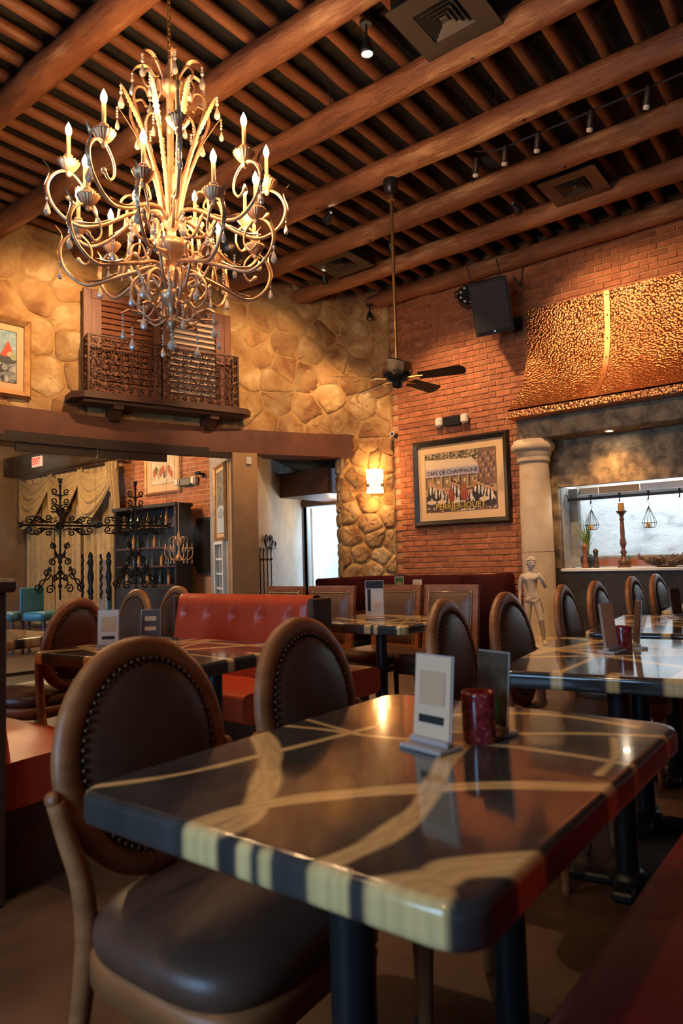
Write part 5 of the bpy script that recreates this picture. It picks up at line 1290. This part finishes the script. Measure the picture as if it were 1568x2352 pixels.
def pull(label, p, rz):
    t = thing('door_pull', label, 'handle', p, rz)
    b = MB(); b.lathe([(.004, -.30), (.022, -.27), (.030, -.24), (.020, -.22), (.034, -.19), (.030, -.15), (.022, -.11), (.038, 0), (.022, .11), (.030, .15), (.034, .19), (.020, .22), (.030, .24), (.022, .27), (.004, .30)], 14, (0, -.10, 0)); b.build('grip', M['black'], t)
    for z in (-.17, .17): b = MB(); b.tube([(0, -.10, z), (0, -.006, z)], .010, 8); b.build('standoff', M['black'], t)
    b = MB(); b.tube([(-.075+.006*math.cos(i*.9), -.05+.006*math.sin(i*.9), -.27+.0135*i) for i in range(41)], .012, 6); b.build('twisted_bar', M['iron'], t)
pull('turned black door pull on the left glass door', (-7.545, 4.70, 1.05), math.atan2(g1.y, g1.x))
pull('turned black door pull on the right glass door', (-7.50, 4.925, 1.05), math.atan2(g2.y, g2.x)+0)

# ------------------------------------------------------------------ parlour behind the glass
def curtain(b, fn, nu, nv): b.grid(fn, nu, nv)
t = thing('drapes', 'gold velvet drapes with a swagged valance behind the glass doors', 'curtain', (-12.2, 7.25, 0)); t['group'] = 'parlour furnishings'; del t['group']
for i, (x0, x1) in enumerate(((-1.7, -.55), (-.5, .45), (.5, 1.6))):
    b = MB(); ph = i*1.3; b.grid(lambda u, v: (x0+(x1-x0)*u, .05*math.sin(u*34+ph+.6*math.sin(v*3))+.02*math.sin(u*61+1), .08+2.9*v), 110, 8); b.build('curtain_panel', M['drape'], t)
for i, (x0, x1) in enumerate(((-1.75, -.50), (-.65, .55), (.40, 1.65))):
    b = MB()
    def sw(u, v):
        s_ = math.sin(PI*u); w = u-.5; sag = (.16+.80*v)*s_**.8+.10*v; fold = .05*math.sin(v*26+2*w)*s_*(.3+.7*v)
        return (x0+(x1-x0)*u, -.10-.16*s_*(.3+v)-fold, 3.02-sag*1.0-fold*.4)
    b.grid(sw, 40, 60); b.build('swag', M['drape'], t)
b = MB(); b.grid(lambda u, v: (1.45+.28*u-.12*v, -.12+.05*math.sin(u*20), 3.02-1.05*(1-v)*(.35+.65*u)), 30, 14); b.build('tail', M['drape'], t)
b = MB(); b.tube([(-1.85, -.02, 3.05), (1.72, -.02, 3.05)], .022, 10); b.ball((1.74, -.02, 3.05), .04, 10, 8); b.build('curtain_rod', M['darkwood'], t)
t = thing('exit_sign', 'small EXIT sign with red letters on the dark header behind the glass', 'sign', (-12.75, 6.885, 3.22)); b = MB(); b.box((0, 0, 0), (.34, .04, .20), bev=.006); b.build('sign_face', M['exit'], t)
text('EXIT', t, (0, -.0215, 0), .17, M['exitred'], sx=.82, weight=.004)
t = thing('china_cabinet', 'tall black china cabinet against the brick wall behind the glass', 'cabinet', (-9.55, 7.12, 0))
b = MB(); b.box((0, .14, 1.05), (1.62, .03, 2.1)); b.box((-.80, 0, 1.05), (.05, .30, 2.1)); b.box((.80, 0, 1.05), (.05, .30, 2.1)); b.box((0, 0, 2.12), (1.70, .36, .06), bev=.01); b.box((0, 0, .42), (1.6, .30, .84)); b.build('carcass', M['matte'], t)
for z in (.85, 1.15, 1.45, 1.78): b = MB(); b.box((0, 0, z), (1.55, .27, .025)); b.build('shelf', M['darkwood'], t)
for sx in (-.40, .40): b = MB(); b.box((sx, -.155, .42), (.74, .02, .76), bev=.006); d_ = b.build('door', M['matte'], t); c = MB(); c.ball((sx*.15, -.172, .5), .014, 8, 6); c.build('knob', M['brass'], d_)
q = random.Random(12); bt = MB(); bt.lathe([(.03, 0), (.032, .10), (.028, .14), (.011, .18), (.011, .24), (.014, .245)], 12); btd, bta = bt.mesh('bottle', M['glassdark']), bt.mesh('bottle', M['amber'])
for j, z in enumerate((.8625, 1.1625, 1.4625, 1.7925)):
    for i in range(8):
        x = -10.20+.19*i+q.uniform(-.03, .03); am = (i+j) % 3 == 0
        o = link('bottle', bta if am else btd, None, (x, 7.10+q.uniform(-.05, .04), z), scale=(1, 1, q.uniform(.85, 1.08)))
        tag(o, f"{'amber' if am else 'dark green'} bottle, {('first', 'second', 'third', 'fourth', 'fifth', 'sixth', 'seventh', 'eighth')[i]} from the left on the {('lowest', 'second lowest', 'second highest', 'top')[j]} shelf of the china cabinet", 'bottle', 'bottles in the china cabinet')
t = thing('small_chandelier', 'small gilt chandelier hanging behind the glass doors', 'chandelier', (-8.2, 6.60, 1.42))
b = MB(); b.lathe([(.004, .25), (.02, .2), (.012, .1), (.03, .05), (.012, 0), (.028, -.12), (.045, -.15), (.01, -.20)], 12); b.tube([(0, 0, .2), (0, 0, 2.28)], .006, 5); b.build('stem', M['bronze'], t)
a_ = MB(); a_.tube(cr([(.02, 0, -.12), (.10, 0, -.19), (.19, 0, -.13), (.20, 0, -.04), (.16, 0, -.02), (.15, 0, -.06)], 5), .008, 6); a_.tube(cr([(.02, 0, .06), (.08, 0, .16), (.13, 0, .12), (.10, 0, .07)], 5), .006, 5); a_.lathe([(.01, -.03), (.03, 0), (.026, .0), (.008, .0), (.008, .06)], 8, (.19, 0, 0)); am_ = a_.mesh('arm', M['bronze'])
for i in range(6): link('arm', am_, t, (0, 0, 0), 2*PI*i/6); link('crystal_drop', drm, t, (.19*math.cos(i*PI/3), .19*math.sin(i*PI/3), -.14), scale=(.6, .6, .6))
t = thing('octagonal_mirror', 'dark octagonal mirror on the brick wall behind the glass', 'mirror', (-8.58, PB-.01, 1.46)); oc = [(-.28, -.22), (-.16, -.45), (.16, -.45), (.28, -.22), (.28, .22), (.16, .45), (-.16, .45), (-.28, .22)]
b = MB(); b.prism(oc, lambda x, z: (x, -.03, z), lambda x, z: (x, 0, z)); b.build('frame', M['black'], t); b = MB(); b.prism([(x*.86, z*.9) for x, z in oc], lambda x, z: (x, -.034, z), lambda x, z: (x, -.028, z)); b.build('glass', M['octo'], t)
def teal_chair(label, x, y, a):
    t = thing('teal_chair', label, 'chair', (x, y, 0), a, 'teal chairs behind the glass'); b = MB(); cushion(b, .22, .22, [(.95, .45), (1, .47), (1, .54), (.9, .57), (.05, .58)], 5); b.build('seat', M['teal'], t)
    for sx in (-1, 1):
        for sy in (-1, 1): b = MB(); b.box((sx*.19, sy*.19, .225), (.04, .04, .45), bev=.004); b.build('leg', M['darkwood'], t)
    b = MB(); b.box((-.21, 0, .74), (.05, .42, .34), bev=.015); b.build('backrest', M['teal'], t)
    for sy in (-1, 1): b = MB(); b.box((-.21, sy*.18, .52), (.04, .04, .16)); b.build('stile', M['darkwood'], t)
teal_chair('teal-seated chair behind the left glass pane, left one of the pair', -9.75, 4.85, .5); teal_chair('teal-seated chair behind the left glass pane, right one of the pair', -9.35, 5.15, .3); teal_chair('teal chair behind the foot of the left iron cross', -8.75, 5.55, -2.2)
# fireplace tools on the vestibule wall
vw = Vector((-8.2+6.93, 9.3-6.90, 0)).normalized(); vn = Vector((vw.y, -vw.x, 0)); fp = Vector((-6.93, 6.90, 0))+vw*.37+vn*.09
t = thing('fire_tool_rack', 'black iron rack of fire tools with scrolled tops against the tan wall', 'rack', (fp.x, fp.y, 0), math.atan2(-vw.y, -vw.x))
b = MB(); b.box((0, 0, 1.345), (.62, .02, .014)); b.build('bar', M['iron'], t); t.scale = (1.3, 1, 1.02)
for x in (-.15, .0, .15, .28):
    b = MB(); b.tube([(x+.0025*math.cos(i*.8), .0025*math.sin(i*.8)-.02, 1.34-.014*i) for i in range(75)], .009, 6); b.ball((x, -.02, 1.19), .022, 8, 6); b.tube([(x, -.02, .30), (x, -.02, .0)], .009, 6); b.build('tool', M['iron'], t)
for sx in (-1, 1):
    for cx, k in ((-.02, 1),):
        b = MB(); P = [(x, 0, z) for x, z in spiral((cx+sx*.075, 1.48), .02, .055, PI/2, PI/2+sx*-1.2*2*PI, 18)]; b.tube(P, .014, 6); b.tube(cr([P[-1], (cx+sx*.15, 0, 1.44), (cx+sx*.10, 0, 1.37), (cx+sx*.03, 0, 1.355)], 5), .014, 6); b.build('scroll', M['iron'], t)
b = MB(); b.tube(cr([(-.14, 0, 1.355), (-.22, 0, 1.44), (-.28, 0, 1.44), (-.29, 0, 1.39), (-.26, 0, 1.375)], 5), .014, 6); b.build('scroll', M['iron'], t)
b = MB(); b.tube([(0, .0, 1.345), (0, .055, 1.345)], .012, 6); b.build('bracket', M['iron'], t)

# ------------------------------------------------------------------ things on the tables
def tw(loc, rz, x, y): c, s_ = math.cos(rz), math.sin(rz); return (loc[0]+c*x-s_*y, loc[1]+s_*x+c*y)
def stand(name, label, x, y, rz, w=.105, h=.17, face=None, base=True, z=TH, tilt=-.10, group=None, sheet=None):
    """upright clear stand: base, clear sheet and printed card, faces -y"""
    t = thing(name, label, 'card stand', (x, y, z), rz, group)
    b = MB(); b.box((0, 0, .005), (w*1.12, .075, .010), bev=.003); b.box((0, 0, .016), (w*1.05, .022, .014), bev=.004); b.build('base', M['acrylic'], t)
    R_ = Matrix.Rotation(tilt, 4, 'X')
    def up(nm, m, sx, z0, z1, y, par=t, x0=0):
        q = MB(); q.T = R_; q.box((x0, y, (z0+z1)/2), (sx, .0024, z1-z0)); return q.build(nm, m, par)
    up('clear_sheet', M['acrylic'], w*1.04, .012, h, .003)
    if face is not None:
        c = up('card', face, w*.96, .016, h*.985, -.0005); return t, lambda m, sx, z0, z1, x0=0: up('printed_block', m, sx, z0, z1, -.0024, c, x0)
    return t, None
def facing(x, y, d=0): return math.atan2(y, x)-PI/2+d      # face the middle of the room (where one sits)
M['tanprint'] = mat('tan print', (.60, .36, .20), .6)
t, bk = stand('card_stand', 'clear stand with a cream card and black bar, on the front table', -.785, 1.290, math.radians(-12), .105, .195, M['card']); bk(M['ink'], .070, .052, .068); bk(M['tanprint'], .072, .090, .160)
t, bk = stand('menu_stand', 'clear stand with a dark green drinks card behind the red candle glass', -.735, 1.470, math.radians(-16), .09, .185, nmat('dark menu print', [(.35, (.05, .04, .025)), (.6, (.12, .09, .055)), (.75, (.05, .14, .10))], 22, rough=.35)); bk(M['green'], .05, .045, .075)
def votive(label, x, y, m=None, h=.10, r=.034, group=None):
    t = thing('candle_glass', label, 'candle holder', (x, y, TH), 0, group); b = MB(); b.lathe([(r*.93, 0), (r, .006), (r*1.02, h*.95), (r*1.0, h), (r*.9, h), (r*.88, .012), (.002, .010)], 24); b.build('glass', m or M['redglass'], t)
    b = MB(); b.lathe([(r*.86, .0105), (r*.86, h*.45), (.002, h*.46)], 16); b.build('wax', M['wax'], t)
votive('ruby red mosaic candle glass between the two stands on the front table', -.725, 1.395, h=.108, r=.036)
t, bk = stand('card_stand', 'narrow card stand at left on the second table, seen nearly edge on', -.905, 2.92, math.radians(78), .10, .20, M['card'])
t, bk = stand('menu_stand', 'dark card stand at right on the second table, seen nearly edge on', -.865, 3.10, math.radians(-62), .10, .20, M['darkwood'])
votive('dark red candle glass between the stands of the second table', -.885, 3.00, h=.10)
t, bk = stand('card_stand', 'dark card stand at the right edge on the third table', -1.03, 4.62, math.radians(70), .10, .18, M['darkwood'])
t, bk = stand('card_stand', 'white card stand at left on the table before the red booth', -3.06, 2.02, math.radians(48), .10, .19, M['cardwhite']); bk(M['mat'], .07, .085, .155); bk(M['ink'], .06, .045, .06)
t, bk = stand('menu_stand', 'dark card stand with pale edges right of the white card before the red booth', -3.10, 2.30, math.radians(40), .10, .17, M['darkwood']); bk(M['mat'], .06, .11, .135); bk(M['mat'], .06, .06, .08)
t, bk = stand('menu_stand', 'cream drinks card with a dark header and bottle on the small square table', -2.80, 3.93, math.radians(34), .125, .26, M['cardwhite']); bk(M['ink'], .118, .205, .255); bk(M['ink'], .022, .05, .20, -.038); bk(M['card'], .05, .07, .11, .02)
t, bk = stand('menu_stand', 'green and yellow card standing before the burgundy banquette', -4.75, 7.20, math.radians(32), .11, .19, M['cardwhite']); bk(M['green'], .095, .02, .175); bk(M['yellow'], .06, .09, .15)
t, bk = stand('card_stand', 'small white card standing before the burgundy banquette', -4.52, 7.25, math.radians(32), .11, .15, M['cardwhite']); bk(M['mat'], .07, .04, .12)

# ------------------------------------------------------------------ statue: a plain classical figure
t = thing('statue', 'cream classical standing figure with a hip cloth, before the limestone column', 'statue', (-3.215, 7.60, 0), math.radians(18))
b = MB(); b.box((0, 0, .06), (.34, .34, .12), bev=.012); b.box((0, 0, .135), (.28, .28, .03), bev=.006); b.build('plinth', M['marble'], t)
Hs = 1.02
J = {'pelvis': (0, 0, .52), 'waist': (.005, -.005, .60), 'chest': (-.012, 0, .71), 'upper': (-.012, .004, .775), 'neck': (-.006, 0, .835), 'chin': (.0, -.010, .862),
     'hipR': (-.048, 0, .495), 'kneeR': (-.062, -.012, .275), 'shinR': (-.062, .008, .20), 'ankR': (-.058, .014, .045), 'toeR': (-.068, -.060, .018),
     'hipL': (.050, -.004, .490), 'kneeL': (.088, -.052, .285), 'shinL': (.098, -.030, .20), 'ankL': (.105, -.012, .048), 'toeL': (.135, -.078, .018),
     'shR': (-.108, .004, .785), 'elR': (-.140, .012, .63), 'wrR': (-.138, -.012, .505), 'haR': (-.134, -.022, .462),
     'shL': (.095, .004, .772), 'elL': (.150, -.012, .645), 'wrL': (.118, -.085, .745), 'haL': (.098, -.092, .785)}
Rr = {'pelvis': .066, 'waist': .060, 'chest': .072, 'upper': .060, 'neck': .039, 'chin': .040, 'hipR': .056, 'kneeR': .034, 'shinR': .033, 'ankR': .019, 'toeR': .016, 'hipL': .056, 'kneeL': .034, 'shinL': .033, 'ankL': .019, 'toeL': .016,
      'shR': .036, 'elR': .024, 'wrR': .016, 'haR': .018, 'shL': .036, 'elL': .024, 'wrL': .016, 'haL': .018}
E_ = [('pelvis', 'waist'), ('waist', 'chest'), ('chest', 'upper'), ('upper', 'neck'), ('neck', 'chin'), ('pelvis', 'hipR'), ('hipR', 'kneeR'), ('kneeR', 'shinR'), ('shinR', 'ankR'), ('ankR', 'toeR'), ('pelvis', 'hipL'), ('hipL', 'kneeL'), ('kneeL', 'shinL'), ('shinL', 'ankL'), ('ankL', 'toeL'),
      ('upper', 'shR'), ('shR', 'elR'), ('elR', 'wrR'), ('wrR', 'haR'), ('upper', 'shL'), ('shL', 'elL'), ('elL', 'wrL'), ('wrL', 'haL')]
for h_, w_, dx, dz in (('haR', 'wrR', .0, -.034), ('haL', 'wrL', -.012, .026)):
    for i in range(4):
        n1_ = f'{h_}f{i}'; n2_ = f'{h_}g{i}'; o_ = (i-1.5)*.0095; a = Vector(J[h_])
        J[n1_] = tuple(a+Vector((dx*.4+(.3*o_ if h_ == 'haR' else o_), o_ if h_ == 'haR' else -.006, dz*.55))); J[n2_] = tuple(a+Vector((dx+(.3*o_ if h_ == 'haR' else o_), (o_ if h_ == 'haR' else .010)-.004, dz*(1.0-.1*abs(i-1.5))))); Rr[n1_], Rr[n2_] = .0055, .0045; E_ += [(h_, n1_), (n1_, n2_)]
    a = Vector(J[w_]).lerp(Vector(J[h_]), .6); J[h_+'t'] = tuple(a+Vector((.012 if h_ == 'haR' else -.014, -.014, dz*.35))); Rr[h_+'t'] = .0055; E_.append((h_, h_+'t'))
names = list(J); me = bpy.data.meshes.new('body'); bm = bmesh.new(); lay = bm.verts.layers.skin.verify(); vv = {}
for n_ in names:
    v = bm.verts.new(Vector(J[n_])+Vector((0, 0, .15))); r_ = Rr[n_]; wide = 1.25 if n_ in ('chest', 'pelvis', 'waist', 'upper') else 1.0
    v[lay].radius = (r_*wide, r_*.86 if wide > 1 else r_); v[lay].use_root = n_ == 'pelvis'; vv[n_] = v
for a, c in E_: bm.edges.new((vv[a], vv[c]))
bm.to_mesh(me); bm.free(); me.materials.append(M['marble'])
o = link('tmp', me, None); md = o.modifiers.new('skin', 'SKIN'); md.use_smooth_shade = True; md.branch_smoothing = .7; o.modifiers.new('sub', 'SUBSURF').levels = 3
me2 = bpy.data.meshes.new_from_object(o.evaluated_get(bpy.context.evaluated_depsgraph_get())); bpy.data.objects.remove(o); me2.name = 'body'
for v in me2.vertices:                                        # model the torso and limbs on the grown surface
    c = v.co; z = c.z-.15; g = lambda x0, z0, r: math.exp(-(((c.x-x0)/r)**2+((z-z0)/r)**2))
    if c.y < .01 and abs(c.x) < .12:
        c.y -= .016*(g(.045, .742, .038)+g(-.055, .745, .038)); c.y += .007*g(-.006, .74, .012)+.006*g(-.004, .60, .010)
        for k in range(3): c.y -= .006*(g(.022, .685-.033*k, .016)+g(-.028, .685-.033*k, .016))
        c.y += .004*math.exp(-((c.x+.004)/.006)**2)*(.55 < z < .72); c.y -= .007*(g(.088, .285, .02)+g(-.062, .275, .02))
    if c.y > 0 and abs(c.x) < .12: c.y += .014*(g(.042, .475, .04)+g(-.045, .48, .04))
    c.x *= 1+.16*math.exp(-((z-.72)/.055)**2)*(abs(c.x) < .09)-.04*math.exp(-((z-.60)/.03)**2)
me2.update(); link('body', me2, t)
hd_ = MB(); hc = Vector((.004, -.014, .918+.15)); hr = Matrix.Rotation(math.radians(28), 3, 'Z')
def headf(u, v):
    a = 2*PI*u; p = PI*v-PI/2; x = .048*math.cos(p)*math.cos(a); y = .058*math.cos(p)*math.sin(a); z = .068*math.sin(p)
    f = max(0, -y/.058); w_ = min(1, max(0, (f-.15)/.5)); w_ = w_*w_*(3-2*w_)      # front of the face is -y
    if z < -.01: x *= 1-.32*min(1, (-z-.01)/.055)*(.4+.6*f); y *= 1-.10*(-z/.068)
    y -= .016*math.exp(-((x/.0085)**2))*math.exp(-(((z+.010)/.017)**2))*w_*1.15      # nose
    y -= .006*math.exp(-((x/.017)**2))*math.exp(-(((z+.040)/.007)**2))*w_           # lips
    y -= .007*math.exp(-((x/.018)**2))*math.exp(-(((z+.058)/.010)**2))*w_           # chin
    y += .011*math.exp(-(((abs(x)-.019)/.010)**2))*math.exp(-(((z-.004)/.008)**2))*w_*.8  # eye hollows
    y -= .005*math.exp(-(((z-.017)/.007)**2))*w_                    # brow
    return tuple(hr @ Vector((x, y, z))+hc)
hd_.grid(headf, 56, 44, closed_u=True)
for sx in (-1, 1):
    hd_.ball(hr @ Vector((sx*.019, -.044, .004))+hc, -.0065+.0135, 8, 6, (1, .5, .7)); hd_.ball(hr @ Vector((sx*.049, .004, -.004))+hc, .013, 8, 6, (.5, .8, 1.3))
hd_.build('head', M['marble'], t)
q = random.Random(6); b = MB()
for i in range(150):
    a = q.uniform(0, 2*PI); p = q.uniform(-.05, 1.5); f = -math.sin(a)
    if f > .2 and p < .62: continue
    if f > -.4 and p < .1: continue
    d = Vector((.052*math.cos(p)*math.cos(a), .062*math.cos(p)*math.sin(a), .070*math.sin(p))); b.ball(hr @ d+hc, q.uniform(.010, .015), 7, 5)
o = b.build('hair', M['marble'], t); o['kind'] = 'stuff'
b = MB()                                                      # hip cloth
b.grid(lambda u, v: ((.094+.004*v+.004*math.sin(u*2*PI*7+4*v))*math.cos(2*PI*u)+.001, (.062+.006*v+.004*math.sin(u*2*PI*7+4*v))*math.sin(2*PI*u), .15+.545-.050*v-.045*v*max(0, math.cos(2*PI*u-.9))**3-.022*math.cos(2*PI*u)), 90, 10, closed_u=True)
b.grid(lambda u, v: (.090+.010*math.sin(6*u)+.03*v, -.012+.05*(u-.5)+.006*math.sin(18*u), .15+.525-.16*v), 20, 8); b.build('hip_cloth', M['marble'], t)
b = MB(); b.tube(cr([(-.075, .06, .15), (-.085, .055, .25), (-.07, .06, .36), (-.06, .05, .44)], 5), [.045, .036, .03, .02], 10); b.build('tree_stump', M['marble'], t)
